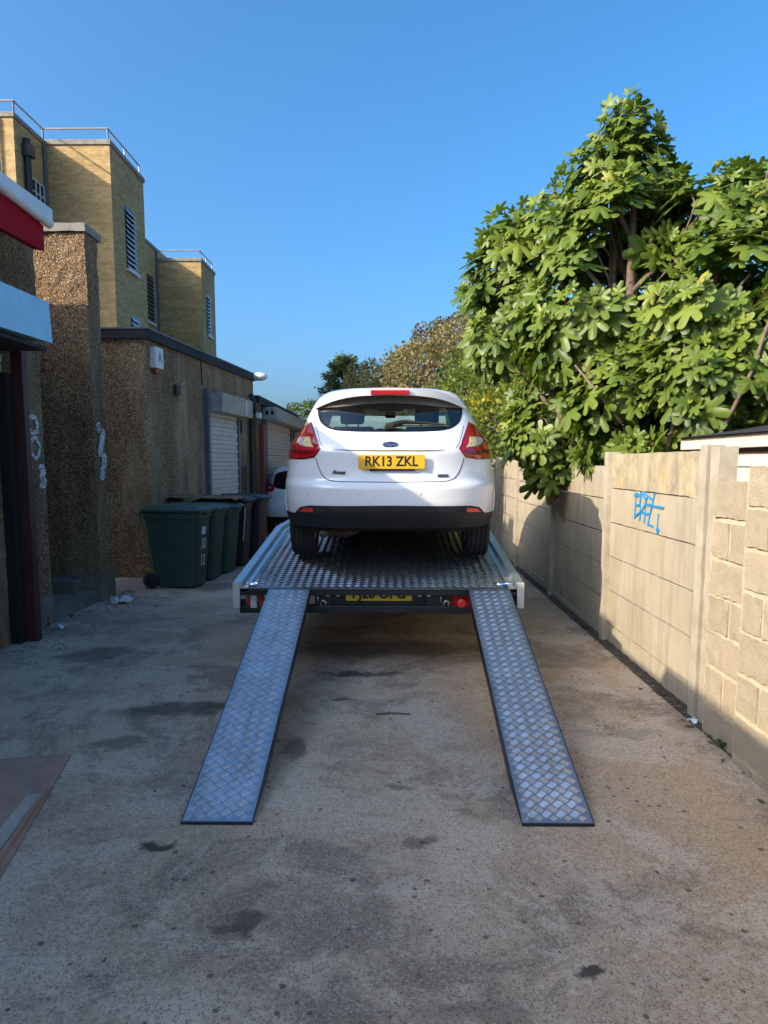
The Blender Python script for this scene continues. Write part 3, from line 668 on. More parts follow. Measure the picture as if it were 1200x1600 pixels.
# yellow brick building with stair towers
XM, XT = -9.33, -7.56
bb = thing('brick_building', 'tall yellow brick building with stair towers and roof railings, standing behind the workshop', 'building', (-14, 24, 0))
MB().box(-24, XM, 18.45, 31.22, 0, 10.06).build('wall', 'brick', bb)
def tower(y0, y1, zt):
    t = MB().box(XM-.01, XT, y0, y1, 0, zt).build('stair_tower', 'brick', bb)
    mb = MB().box(XM+.01, XT+.04, y0-.04, y1+.04, zt+.002, zt+.13, b=.01); mb.build('coping', 'cap_stone', t)
    return t
t1 = tower(20, 22.6, 10.06); t2 = tower(29.1, 31.25, 9.52)
mb = MB().box(-24, XM+.04, 18.41, 19.95, 10.064, 10.18, b=.01); mb.box(XM-.5, XM+.04, 22.65, 29.05, 9.9, 10.02); mb.build('coping', 'cap_stone', bb)
def railing(pts, z, h):
    mb = MB()
    for a, b in zip(pts[:-1], pts[1:]):
        a3 = np.array((*a, z)); b3 = np.array((*b, z)); L = np.linalg.norm(b3-a3); k = max(1, int(round(L/1.3)))
        mb.tube([a3+(0, 0, h), b3+(0, 0, h)], .026, 6)
        for i in range(k+1):
            q = a3+(b3-a3)*i/k; mb.tube([q, q+np.array((0, 0, h))], .022, 6)
    return mb
railing([(-14, 18.6), (XM-.05, 18.6), (XM-.05, 20.1), (XT-.07, 20.1), (XT-.07, 22.5)], 10.15, .36).build('roof_railing', 'railing', bb)
railing([(XM-.05, 24), (XM-.05, 29.2), (XT-.07, 29.2), (XT-.07, 31.2)], 9.62, .34).build('roof_railing', 'railing', bb)
def louvre(x, y0, y1, z0, z1, par):
    w_ = MB().box(x-.05, x+.012, y0, y1, z0, z1).build('louvre_window', 'dark_glass', par)
    mb = MB(); nn = int((z1-z0)/.14)
    for i in range(nn):
        z = z0+.03+i*(z1-z0-.05)/nn
        mb.add([(x+.014, y0+.03, z+.075), (x+.07, y0+.03, z), (x+.07, y1-.03, z), (x+.014, y1-.03, z+.075), (x+.014, y0+.03, z+.062), (x+.06, y0+.03, z-.012), (x+.06, y1-.03, z-.012), (x+.014, y1-.03, z+.062)],
               [(0, 1, 2, 3), (7, 6, 5, 4), (1, 5, 6, 2), (0, 4, 5, 1), (3, 2, 6, 7)])
    mb.build('slats', 'louvre', w_)
    MB().box(x+.004, x+.10, y0-.06, y1+.06, z0-.07, z0-.002).build('sill', 'white_trim', w_)
louvre(XT, 20.93, 21.72, 7.12, 8.85, t1); louvre(XT, 21.1, 21.8, 5.0, 5.88, t1); louvre(XT, 29.78, 30.45, 6.8, 8.45, t2)
for y0, y1, z0, z1 in ((27.9, 28.35, 7.1, 8.72), (29.0-.9, 29.0-.06, 7.1, 8.65)):
    pass
for y0, y1 in ((26.2, 26.9), (27.75, 28.6)):
    w_ = MB().box(XM-.05, XM+.012, y0, y1, 7.0, 8.75).build('window', 'dark_glass', bb)
    mb = MB()
    for i in range(11): mb.box(XM+.014, XM+.05, y0+.02, y1-.02, 7.04+i*.155, 7.08+i*.155)
    mb.build('bars', 'grey_steel', w_); MB().box(XM+.003, XM+.08, y0-.06, y1+.06, 6.92, 6.998).build('sill', 'white_trim', w_)
w_ = MB().box(XM-.05, XM+.012, 19.15, 19.86, 7.7, 8.95).build('window', 'dark_glass', bb)
mb = MB()
for i in range(4): mb.box(XM+.014, XM+.04, 19.15+i*.225, 19.185+i*.225, 7.7, 8.95)
for i in range(5): mb.box(XM+.016, XM+.038, 19.15, 19.86, 7.7+i*.303, 7.735+i*.303)
mb.build('frame', 'white_trim', w_)
mb = MB().tube([(XM+.09, 18.9, 6), (XM+.09, 18.9, 9.75)], .085, 10); mb.box(XM+.01, XM+.24, 18.77, 19.03, 9.3, 9.6, b=.02); mb.build('vent_stack', 'pipe_dark', bb)
for x, y, r, z in ((XM+.05, 19.93, .04, 10.05), (-9.7, 18.40, .03, 10.05), (XM+.05, 29.03, .04, 9.9)): MB().tube([(x, y, 4), (x, y, z)], r, 8).build('drainpipe', 'grey_steel', bb)

# ------------------------------------------------------------------ recovery truck with tilted aluminium deck
DECK = [(5.42, .662), (7.50, .905), (11.75, .912)]
def deckz(y):
    return float(np.interp(y, [p[0] for p in DECK], [p[1] for p in DECK]))
def tread_bars(mb, x0, x1, L0, L1, mapf, P=.065, h=.0015, seed=0):
    """five-bar tread: pads of short raised bars on two crossing diagonals; mapf turns (x, along, height) into a point"""
    s2 = math.sqrt(.5)
    ni = int((x1-x0)/P)+2; nj = int((L1-L0)/P)+2
    for typ in (0, 1):
        d = np.array((s2, s2)) if typ == 0 else np.array((s2, -s2)); n_ = np.array((-d[1], d[0]))
        for i in range(-1, ni):
            for j in range(-1, nj):
                c = np.array((x0+.02+(i+.5*typ)*P, L0+.02+(j+.5*typ)*P))
                for k in range(5):
                    b = c+n_*(k-2)*.0088; hl, hw = .0208-.0010*abs(k-2), .0032
                    if not (x0+.004 < b[0]-hl*s2 and b[0]+hl*s2 < x1-.004 and L0+.004 < b[1]-hl*s2 and b[1]+hl*s2 < L1-.004): continue
                    q = [b-d*hl, b-d*hl*.6-n_*hw, b+d*hl*.6-n_*hw, b+d*hl, b+d*hl*.6+n_*hw, b-d*hl*.6+n_*hw]
                    t = [b-d*hl*.6, b+d*hl*.6]
                    vs = [mapf(a[0], a[1], 0.0) for a in q]+[mapf(a[0], a[1], h) for a in t]
                    mb.add(vs, [(0, 1, 6), (1, 2, 7, 6), (2, 3, 7), (3, 4, 7), (4, 5, 6, 7), (5, 0, 6)])
XL, XR = -1.226, 1.02
truck = thing('recovery_truck', 'recovery truck with sloping chequer plate deck and white cab, carrying the white hatchback', 'truck', (-.1, 8.5, 0))
def path_prism(mb, x0, x1, d0, d1, ya, yb):
    ys = sorted({ya, yb, *[p[0] for p in DECK if ya < p[0] < yb]}); n = len(ys); o = len(mb.v)
    for y in ys:
        z = deckz(y)
        mb.v += [(x0, y, z+d0), (x1, y, z+d0), (x1, y, z+d1), (x0, y, z+d1)]
    for i in range(n-1):
        for k in range(4): mb.f.append((o+4*i+k, o+4*i+(k+1) % 4, o+4*i+4+(k+1) % 4, o+4*i+4+k))
    mb.f += [(o+3, o+2, o+1, o), tuple(o+4*(n-1)+k for k in range(4))]
    return mb
mb = path_prism(MB(), XL+.115, XR-.115, -.012, 0, 5.42, 11.75); mb.mark = (len(mb.f), 'bar_deck')
sl = math.atan2(DECK[1][1]-DECK[0][1], DECK[1][0]-DECK[0][0])
tread_bars(mb, XL+.12, XR-.12, 0, 2.08, lambda x, l, h: (x, DECK[0][0]+l*math.cos(sl)-h*math.sin(sl), DECK[0][1]+l*math.sin(sl)+h*math.cos(sl)), h=.0027)
tread_bars(mb, XL+.12, XR-.12, 0, 1.2, lambda x, l, h: (x, 7.51+l, deckz(7.51+l)+h))
mb.build('deck', 'tread_deck', truck)
for sgn, xe in ((1, XL), (-1, XR)):
    mb = MB()
    def pp(a, b, d0, d1): 
        xa, xb = sorted((xe+sgn*a, xe+sgn*b)); path_prism(mb, xa, xb, d0, d1, 5.425, 11.75)
    pp(0, .018, -.16, .045); pp(.0185, .052, .028, .0445); pp(.0525, .064, -.03, .044); pp(.0645, .1145, -.03, .006)
    r_ = mb.build('side_rail', 'rail_alu', truck)
    mb = MB().box(*sorted((xe-sgn*.004, xe+sgn*.05)), 5.40, 5.424, .505, .706, b=.006); mb.build('end_cap', 'rail_end', r_)
# underframe and rear bar
mb = MB().box(XL+.03, XR-.03, 5.425, 5.465, .602, .658, b=.004)
mb.box(XL+.035, XR-.035, 5.46, 5.54, .452, .512, b=.006)
for x0, x1 in ((XL+.035, XL+.075), (-.60, -.54), (.36, .42), (.50, .53), (XR-.075, XR-.035)): mb.box(x0, x1, 5.485, 5.53, .512, .655)
mb.box(-.54, .36, 5.515, 5.535, .512, .645)
mb.box(-.60, -.47, 5.475, 6.6, .50, .63); mb.box(.27, .40, 5.475, 6.6, .50, .63)
mb.box(-.60, -.47, 6.6, 13.6, .58, .80); mb.box(.27, .40, 6.6, 13.6, .58, .80)
mb.build('rear_frame', 'dark_frame', truck)
for x in (-.575, .385):
    q = MB(); q.tube([(x, 5.452, .595), (x, 5.452, .54)], .006, 6); q.tube([(x+.035, 5.45, .50), (x+.02, 5.447, .535), (x+.04, 5.447, .56), (x+.062, 5.448, .545), (x+.055, 5.45, .50)], .006, 6)
    q.build('locking_pin', 'steel', truck, smooth=True)
for x in (-.50, -.42, .22, .29):
    MB().box(x-.014, x+.014, 5.468, 5.48, .586, .599).build('bolt', 'chrome', truck)
for sgn, xe in ((1, XL+.15), (-1, XR-.15)):
    q = MB(); z = deckz(5.47)+.012
    q.tube([(xe+.055*math.cos(t)*1.0, 5.475+.028*math.sin(t), z+.004) for t in np.linspace(0, 2*math.pi, 17)], .008, 6, caps=False); q.box(xe-sgn*.055-.018, xe-sgn*.055+.018, 5.455, 5.495, z-.012, z+.016, b=.004)
    q.build('lashing_ring', 'chrome', truck, smooth=True, angle=40)
def rlamp(x0, x1, z0, z1, broken):
    lp = MB().box(x0, x1, 5.462, 5.50, z0, z1, b=.010).build('tail_lamp', 'lamp_red', truck)
    q = MB(); cx, cz = (x0+x1)/2, z0+.05; q.lathe([(-.004, .034), (-.006, .03), (-.006, 0)], (cx, 5.462, cz), 'y', 20); q.build('round_lens', 'reflector' if not broken else 'lamp_red_dark', lp, smooth=True, angle=30)
    if broken:
        q = MB(); q.box(cx-.035, cx+.012, 5.452, 5.4605, z0+.01, z1-.015, b=.003); q.build('cracked_white_lens', 'lamp_clear', lp)
    return lp
rlamp(-1.135, -1.0, .485, .61, True); rlamp(.485, .612, .484, .618, False)
for x, z in ((-1.165, .585), (-1.165, .49)):
    MB().box(x-.022, x+.018, 5.47, 5.476, z-.022, z+.022, b=.002).build('side_reflector', 'lamp_clear', truck)
pl = MB().box(-.36, .16, 5.506, 5.513, .543, .654, b=.003).build('number_plate', 'plate_yellow_truck', truck)
V, F = text_mb('PJ20 OPG', .105, .0006, .004, cond=.98)
q = MB(); q.add(place(V, (-.10, 5.5052, .597), (1, 0, 0), (0, 0, 1)), F); q.build('registration', 'text_black', pl)
# headboard and cab ahead of the carried car
mb = MB()
for x in (-1.0, -.34, .32, .95): mb.box(x, x+.045, 11.76, 11.80, .7, 2.16)
for z in (1.02, 1.30, 1.60, 1.90, 2.12): mb.box(-1.0, .995, 11.765, 11.795, z, z+.035)
mb.build('headboard', 'rail_alu', truck)
cabn = MB(); 
prof = [(11.95, .75), (11.95, 2.30), (12.1, 2.40), (12.9, 2.40), (13.25, 2.28), (13.75, 1.55), (13.98, 1.35), (14.0, .55), (12.4, .50)]
n = len(prof); vs = [(-1.06, y, z) for y, z in prof]+[(.90, y, z) for y, z in prof]
cabn.add(vs, [tuple(range(n)), tuple(range(n, 2*n))[::-1]]+[(i, n+i, n+(i+1) % n, (i+1) % n) for i in range(n)])
cb = cabn.build('cab', 'cab_white', truck)
box('rear_window', 'dark_glass', cb, -.6, .45, 11.93, 11.948, 1.62, 2.02, b=.004)
for x in (-1.063, .895): box('side_window', 'dark_glass', cb, x, x+.008, 12.3, 13.2, 1.45, 2.15)
MB().add([(-.98, 13.262, 2.255), (.82, 13.262, 2.255), (.82, 13.742, 1.58), (-.98, 13.742, 1.58)], [(0, 1, 2, 3)]).build('windscreen', 'dark_glass', cb)
def wheel(par, x, y, r, wd, zc, tyre_m='rubber', rim_m='rim', grooves=4, local=False, spokes=False):
    hw = wd/2; pf = [(-hw*.92, r*.66), (-hw, r*.80), (-hw*.97, r*.93), (-hw*.80, r*.995)]
    g = [(-hw*.80+(k+.5)*(1.6*hw)/(grooves)) for k in range(grooves)]
    for a in g: pf += [(a-hw*.055, r), (a-hw*.05, r*.972), (a+hw*.05, r*.972), (a+hw*.055, r)]
    pf += [(hw*.80, r*.995), (hw*.97, r*.93), (hw, r*.80), (hw*.92, r*.66)]
    w_ = MB().lathe(pf, (0, 0, 0), 'x', 40).build('wheel', None, par, local=True, smooth=True, angle=28)
    w_.data.materials.append(M[tyre_m]); 
    base = np.zeros(3) if local else wloc(par)
    w_.location = Vector((np.array((x, y, zc))-base).tolist())
    rm = MB().lathe([(-hw*.9, r*.66), (-hw*.5, r*.6), (-hw*.4, .0)], (0, 0, 0), 'x', 30); rm.lathe([(hw*.4, 0), (hw*.5, r*.6), (hw*.9, r*.66)], (0, 0, 0), 'x', 30)
    for sg in (-1, 1):
        for k in range(5):
            th = 2*math.pi*k/5+.3; d = np.array((0, math.cos(th), math.sin(th))); e = np.array((0, -math.sin(th), math.cos(th)))
            rm.obox(np.array((sg*hw*.72, 0, 0))+d*r*.08-e*r*.06-np.array((.01, 0, 0)), (1, 0, 0), d, e, .02, r*.57, r*.12)
    o = rm.build('rim', rim_m, w_, local=True); return w_
for x in (-.93, .73):
    for y in (8.75, 13.05): wheel(truck, x, y, .36, .22, .36)

# ------------------------------------------------------------------ loading ramps
def ramp(xc, label):
    y1, z1 = 3.045, .012; y0, z0 = 5.405, .655; Lr = math.hypot(y0-y1, z0-z1); t = np.array((0, (y0-y1)/Lr, (z0-z1)/Lr)); nn = np.array((0, -t[2], t[1])); o = np.array((xc, y1, z1))
    r_ = thing('loading_ramp', label, 'ramp', (xc, y1, 0), group='loading ramps')
    f = lambda x, l, h: tuple(o+np.array((x, 0, 0))+t*l+nn*h)
    hw = .163
    mb = MB(); mb.obox(o+np.array((-hw+.004, 0, 0))-nn*.004, (1, 0, 0), t, nn, 2*hw-.008, Lr, .004)
    mb.mark = (len(mb.f), 'bar_ramp')
    tread_bars(mb, -hw+.006, hw-.006, 0.004, Lr-.006, f); mb.build('tread_plate', 'tread_ramp', r_)
    mb = MB()
    for sx in (-1, 1):
        xs_ = sorted((sx*hw, sx*(hw-.004+.0)))
        a = [f(sx*hw, 0, .002), f(sx*hw, Lr, .002), f(sx*hw, Lr, -.065), f(sx*hw, .33, -.065), f(sx*hw, 0.03, -.008)]
        b = [f(sx*(hw-.0035), 0, .002), f(sx*(hw-.0035), Lr, .002), f(sx*(hw-.0035), Lr, -.065), f(sx*(hw-.0035), .33, -.065), f(sx*(hw-.0035), 0.03, -.008)]
        b = [(p[0]-sx*.025 if 0 else p[0], p[1], p[2]) for p in b]
        if sx > 0: a, b = b, a
        mb.add(a+b, [(0, 1, 2, 3, 4)[::-1], (5, 6, 7, 8, 9)]+[(i, (i+1) % 5, 5+(i+1) % 5, 5+i) for i in range(5)])
    for l in np.arange(.4, Lr, .38): mb.obox(o+np.array((-hw+.004, 0, 0))+t*l-nn*.045, (1, 0, 0), t, nn, 2*hw-.008, .03, .038)
    mb.obox(o+np.array((-hw, 0, 0))-t*.012-nn*.012, (1, 0, 0), t, nn, 2*hw, .0115, .0125)
    mb.build('side_frame', 'dark_frame', r_)
    return r_
ramp(-.790, 'aluminium loading ramp on the wheelie bin side, its tread looking pale blue')
ramp(.752, 'aluminium loading ramp on the concrete fence side, its tread catching warm light')

# ------------------------------------------------------------------ white hatchback
def pchip(xs, ys):
    xs = np.array(xs, float); ys = np.array(ys, float); h = np.diff(xs); d = np.diff(ys)/h; m = np.zeros_like(xs)
    for i in range(1, len(xs)-1):
        if d[i-1]*d[i] > 0:
            w1 = 2*h[i]+h[i-1]; w2 = h[i]+2*h[i-1]; m[i] = (w1+w2)/(w1/d[i-1]+w2/d[i])
    m[0] = d[0]; m[-1] = d[-1]
    def F(x):
        x = np.clip(np.asarray(x, float), xs[0], xs[-1]); i = np.clip(np.searchsorted(xs, x)-1, 0, len(xs)-2); t = (x-xs[i])/h[i]
        return (2*t**3-3*t**2+1)*ys[i]+(t**3-2*t**2+t)*h[i]*m[i]+(-2*t**3+3*t**2)*ys[i+1]+(t**3-t**2)*h[i]*m[i+1]
    return F
class Shell:
    """a car body as stacked plan outlines: half width, tail, nose and corner depth against height"""
    def __init__(s, W, Rr, Fr, L, LF, n=3.0):
        s.w, s.r, s.f, s.L, s.LF = [pchip(*zip(*q)) for q in (W, Rr, Fr, L, LF)]
        t = np.linspace(0, np.pi/2, 4001); x = np.sin(t)**(2/n); y = 1-np.cos(t)**(2/n)
        a = np.concatenate([[0], np.cumsum(np.hypot(np.diff(x), np.diff(y)))]); s.q = a/a[-1]; s.sx = x; s.sy = y
    def P(s, u, z):
        u = np.asarray(u, float); sg = np.where(u < 0, -1.0, 1.0); u = np.abs(u); z = np.asarray(z, float)+0*u
        w, r, f, L, LF = s.w(z), s.r(z), s.f(z), s.L(z), s.LF(z)
        a = np.clip(u, 0, 1); b = np.clip(u-1, 0, 1); c = np.clip(3-u, 0, 1)
        SX = lambda q: np.interp(q, s.q, s.sx); SY = lambda q: np.interp(q, s.q, s.sy)
        x = np.where(u <= 1, w*SX(a), np.where(u <= 2, w, w*SX(c)))
        y = np.where(u <= 1, r+L*SY(a), np.where(u <= 2, r+L+b*(f-LF-r-L), f-LF*SY(c)))
        return np.stack([x*sg, y, z], -1)
    def u_of(s, x, z):
        return np.sign(x)*np.interp(np.minimum(np.abs(x)/s.w(z), 1), s.sx, s.q)
    def N(s, u, z):
        e = 2e-3; du_ = s.P(np.asarray(u)+e, z)-s.P(np.asarray(u)-e, z); dz_ = s.P(u, np.asarray(z)+e)-s.P(u, np.asarray(z)-e)
        n = np.cross(du_, dz_); n /= np.maximum(np.linalg.norm(n, axis=-1, keepdims=True), 1e-9); return n
CAR = Shell(
    [(.26, .86), (.34, .885), (.5, .905), (.64, .908), (.8, .895), (.92, .88), (1.0, .855), (1.06, .80), (1.12, .755), (1.2, .715), (1.30, .668), (1.37, .628), (1.42, .58), (1.455, .50), (1.478, .36), (1.488, .18), (1.49, .02)],
    [(.26, .16), (.34, .08), (.45, .02), (.55, 0), (.655, .0), (.685, .012), (.71, .038), (.74, .052), (.85, .062), (.93, .06), (.98, .075), (1.06, .12), (1.10, .15), (1.2, .235), (1.30, .325), (1.38, .40), (1.43, .47), (1.465, .62), (1.488, 1.0), (1.49, 1.3)],
    [(.26, 4.25), (.4, 4.34), (.6, 4.35), (.72, 4.28), (.80, 4.15), (.88, 3.9), (.95, 3.6), (1.0, 3.38), (1.1, 3.18), (1.2, 2.99), (1.3, 2.8), (1.4, 2.56), (1.45, 2.35), (1.485, 1.9), (1.49, 1.5)],
    [(.26, .8), (.9, .85), (1.0, .8), (1.1, .58), (1.2, .46), (1.35, .42), (1.45, .4), (1.49, .1)],
    [(.26, .9), (.9, .9), (1.1, .6), (1.4, .4), (1.49, .1)])
AX = .82
def inpoly(x, y, poly):
    c = False; n = len(poly)
    for i in range(n):
        (x1, y1), (x2, y2) = poly[i], poly[(i+1) % n]
        if (y1 > y) != (y2 > y) and x < (x2-x1)*(y-y1)/(y2-y1)+x1: c = not c
    return c
def smooth_poly(pts, k=2, keep=()):
    P = [tuple(p) for p in pts]
    for _ in range(k):
        Q = []
        for i in range(len(P)):
            a, b = P[i], P[(i+1) % len(P)]
            Q += [tuple(.75*np.array(a)+.25*np.array(b)), tuple(.25*np.array(a)+.75*np.array(b))]
        P = Q
    return P
def shell_grid(S, us, zs, off, skip, flip=False):
    nu_, nz_ = len(us), len(zs); U, Z = np.meshgrid(us, zs, indexing='ij')
    P = S.P(U, Z)
    if off: P = P+S.N(U, Z)*off
    mb = MB(); mb.v = [tuple(p) for p in (P.reshape(-1, 3)-np.array((0, AX, 0)))]
    Uc = (us[:-1]+us[1:])/2; Zc = (zs[:-1]+zs[1:])/2
    for i in range(nu_-1):
        for j in range(nz_-1):
            c = (P[i, j]+P[i+1, j+1])/2
            if skip(Uc[i], Zc[j], c): continue
            f = (i*nz_+j, (i+1)*nz_+j, (i+1)*nz_+j+1, i*nz_+j+1); mb.f.append(f[::-1] if flip else f)
    return mb
SC = 1.25
def patch(S, outline, off, h=.02, skirt=.008, side=1, hole=None, spaces='x'):
    """a piece laid over the shell: outline in (x, z) of the tail view or (u, z), kept off the skin by off, with a rim going back in"""
    pts = []
    for (a, z, *m) in outline:
        u = a if m else float(S.u_of(a, z)); pts.append((u*SC, z))
    def dens(p):
        out = []
        for i in range(len(p)):
            a, b = np.array(p[i]), np.array(p[(i+1) % len(p)]); k = max(1, int(np.linalg.norm(b-a)/(h*.6)))
            out += [tuple(a+(b-a)*t/k) for t in range(k)]
        return out
    poly = dens(pts); n = len(poly); V = [Vector(p) for p in poly]; E = [(i, (i+1) % n) for i in range(n)]
    xs_, zs_ = zip(*poly); A_ = np.array(poly)
    for x in np.arange(min(xs_)+h/2, max(xs_), h):
        for z in np.arange(min(zs_)+h/2, max(zs_), h):
            if inpoly(x, z, poly) and np.min(np.hypot(A_[:, 0]-x, A_[:, 1]-z)) > h*.4: V.append(Vector((x, z)))
    rv, re_, rf, *_ = delaunay_2d_cdt(V, E, [list(range(n))], 1, 1e-6)
    Q = np.array([v[:] for v in rv]); u, z = Q[:, 0]/SC, Q[:, 1]
    P = S.P(u, z); N = S.N(u, z)
    mb = MB(); T = P+N*off-np.array((0, AX, 0)); mb.v = [tuple(p) for p in T]
    ar = 0
    for f in rf:
        a, b, c = [Q[i] for i in f[:3]]; s_ = (b[0]-a[0])*(c[1]-a[1])-(b[1]-a[1])*(c[0]-a[0]); mb.f.append(tuple(f) if s_ > 0 else tuple(f)[::-1])
    cnt = {}
    for f in mb.f:
        for i in range(len(f)):
            e = (f[i], f[(i+1) % len(f)]); cnt[e] = 1
    B_ = P+N*(off-skirt)-np.array((0, AX, 0)); m2 = {}
    for (a, b) in list(cnt):
        if (b, a) not in cnt:
            for q in (a, b):
                if q not in m2: m2[q] = len(mb.v); mb.v.append(tuple(B_[q]))
            mb.f.append((b, a, m2[a], m2[b]))
    if side < 0: mb.v = [(-x, y, z) for x, y, z in mb.v]; mb.f = [f[::-1] for f in mb.f]
    return mb
def line_strip(S, pts, w, off):
    pts = [(float(S.u_of(a, z)), z) for a, z in pts]; D = []
    for a, b in zip(pts[:-1], pts[1:]):
        k = max(1, int(math.hypot((b[0]-a[0])*SC, b[1]-a[1])/.012)); D += [tuple(np.array(a)+(np.array(b)-np.array(a))*t/k) for t in range(k)]
    D.append(pts[-1]); D = np.array(D); mb = MB()
    P = S.P(D[:, 0], D[:, 1]); N = S.N(D[:, 0], D[:, 1])
    T = np.gradient(P, axis=0); T /= np.linalg.norm(T, axis=1, keepdims=True); C = np.cross(N, T)
    a = P+C*w/2+N*off-np.array((0, AX, 0)); b = P-C*w/2+N*off-np.array((0, AX, 0)); c = P+C*w/2-N*.004-np.array((0, AX, 0)); d = P-C*w/2-N*.004-np.array((0, AX, 0)); n = len(D)
    mb.v = [tuple(p) for p in np.concatenate([a, b, c, d])]
    for i in range(n-1):
        mb.f += [(i, n+i, n+i+1, i+1), (2*n+i, i, i+1, 2*n+i+1), (n+i, 3*n+i, 3*n+i+1, n+i+1)]
    return mb
WIN = [(0, 1.098), (-.25, 1.099), (-.42, 1.108), (-.50, 1.128), (-.565, 1.175), (-.592, 1.24), (-.602, 1.30), (-.53, 1.362), (-.42, 1.395), (-.22, 1.415), (0, 1.42)]
WIN = WIN+[(-x, z) for x, z in WIN[-2:0:-1]]
def shrink(poly, k):
    c = np.mean(poly, axis=0); out = []
    for p in poly:
        d = np.array(p)-c; L = np.linalg.norm(d); out.append(tuple(c+d*(L-k)/L))
    return out
LIGHT = [(-.64, 1.180), (-.672, 1.165), (-.88, 1.125, 'u'), (-.93, 1.06, 'u'), (-.955, .98, 'u'), (-.95, .872, 'u'), (-.70, .880), (-.604, .896), (-.575, .930), (-.547, .970), (-.575, 1.03), (-.61, 1.11)]
def inset_mixed(S, outl, k):
    pts = [((a if m else float(S.u_of(a, z)))*SC, z) for a, z, *m in outl]; n = len(pts); out = []
    for i in range(n):
        p0, p1, p2 = [np.array(pts[(i+d) % n]) for d in (-1, 0, 1)]
        e1 = (p1-p0)/np.linalg.norm(p1-p0); e2 = (p2-p1)/np.linalg.norm(p2-p1); nn_ = np.array((-(e1+e2)[1], (e1+e2)[0])); nn_ /= np.linalg.norm(nn_)+1e-9
        for s_ in (1, -1):
            q = p1+nn_*k*s_
            if inpoly(q[0], q[1], pts): break
        out.append((q[0]/SC, q[1], 'u'))
    return out
us = np.concatenate([np.linspace(0, 1, 64), np.linspace(1, 2, 52)[1:], np.linspace(2, 3, 40)[1:]]); us = np.concatenate([-us[:0:-1], us])
zs = np.concatenate([np.linspace(.345, 1.40, 92), np.array([1.41, 1.42, 1.43, 1.44, 1.45, 1.458, 1.466, 1.472, 1.478, 1.482, 1.486, 1.488, 1.4895])])
WHOLE = shrink(WIN, .018)
def car_skip(u, z, c):
    au = abs(u)
    if au < 1 and inpoly(c[0], z, WHOLE): return True
    if au > 2.12 and 1.06 < z < 1.40: return True
    if .6 < au < 2.9 and abs(c[0]) > .5:
        for wy in (AX, 3.468):
            if (c[1]-wy)**2+(z-.316)**2 < .355**2: return True
    return False
def common_car(root, S, paint):
    b = shell_grid(S, us, zs, 0, car_skip); b.build('body', paint, root, local=True, smooth=True)
    shell_grid(S, us[::2], zs[::3], -.03, car_skip, True).build('cabin_lining', 'cabin_dark', root, local=True, smooth=True)
    MB().box(-.66, .66, .30-AX, 4.1-AX, .285, .36).build('floor_pan', 'under', root, local=True)
    for y in (AX, 3.468):
        for x in (-.765, .765):
            wheel(root, x, y-AX, .316, .205, .316, local=True)
    m = MB()
    for y in (AX, 3.468):
        for sx in (-1, 1):
            o = []
            for t in np.linspace(.06, math.pi-.06, 30):
                yy_, z_ = y+.36*math.cos(t), .316+.36*math.sin(t); uu = np.linspace(.3, 2.8, 800); pp_ = S.P(uu, z_); o.append((sx*(float(np.interp(yy_, pp_[:, 1], pp_[:, 0]))-.006), yy_-AX, z_))
            m.tube(o, .012, 8)
    m.build('wheel_arch_lip', paint, root, local=True, smooth=True)
    # windscreen and side glass
    ws_ = shell_grid(S, np.linspace(2.10, 3, 20), np.linspace(1.05, 1.405, 14), .002, lambda *a: False); w2 = shell_grid(S, np.linspace(-3, -2.10, 20), np.linspace(1.05, 1.405, 14), .002, lambda *a: False)
    ws_.add(w2.v, w2.f); ws_.build('windscreen', 'glass', root, local=True, smooth=True)
    for sd_ in (-1, 1):
        ol = [(1.02, 1.10, 'u'), (1.97, 1.06, 'u'), (1.86, 1.36, 'u'), (1.5, 1.385, 'u'), (1.16, 1.36, 'u'), (1.03, 1.22, 'u')]
        patch(S, ol, .003, .05, .006, sd_).build('side_window', 'black_gloss', root, local=True, smooth=True, angle=40)
        q = MB(); q.ball((sd_*.96, 2.62-AX, 1.04), .075, .06, .075, 12, 8); q.tube([(sd_*.80, 2.66-AX, 1.0), (sd_*.93, 2.64-AX, 1.02)], .025, 6)
        q.build('door_mirror', paint, root, local=True, smooth=True)

car = thing('white_hatchback', 'white hatchback seen from behind, strapped on the truck deck with yellow rear plate', 'car', (-.015, 5.58+AX, .795))
car['label'] = 'white hatchback seen from behind, standing on the truck deck with yellow rear plate'
car.rotation_euler = (R(2.2), 0, 0)
common_car(car, CAR, 'white_paint')
# tailgate glass, its black border and a plain brown-grey band under the spoiler
patch(CAR, WIN, .0015, .03, .004).build('rear_window', 'glass', car, local=True, smooth=True, angle=40)
ring = MB(); po = smooth_poly(WIN, 1); pi_ = shrink(po, .024)
def up(S, x, z, off): u = float(S.u_of(x, z)); return tuple(S.P(u, z)+S.N(u, z)*off-np.array((0, AX, 0)))
n = len(po); ring.v = [up(CAR, x, z, .0028) for x, z in po]+[up(CAR, x, z, .0028) for x, z in pi_]+[up(CAR, x, z, -.006) for x, z in po]
for i in range(n):
    j = (i+1) % n; ring.f += [(i, n+i, n+j, j), (2*n+i, i, j, 2*n+j)]
ring.build('window_border', 'black_gloss', car, local=True, smooth=True, angle=40)
band = [(-.595, 1.292), (-.42, 1.30), (-.20, 1.322), (0, 1.330), (.20, 1.322), (.42, 1.30), (.595, 1.292), (.53, 1.355), (.42, 1.388), (.22, 1.408), (0, 1.413), (-.22, 1.408), (-.42, 1.388), (-.53, 1.355)]
patch(CAR, band, .0042, .03, .003).build('top_band', 'brown_band', car, local=True, smooth=True, angle=40)
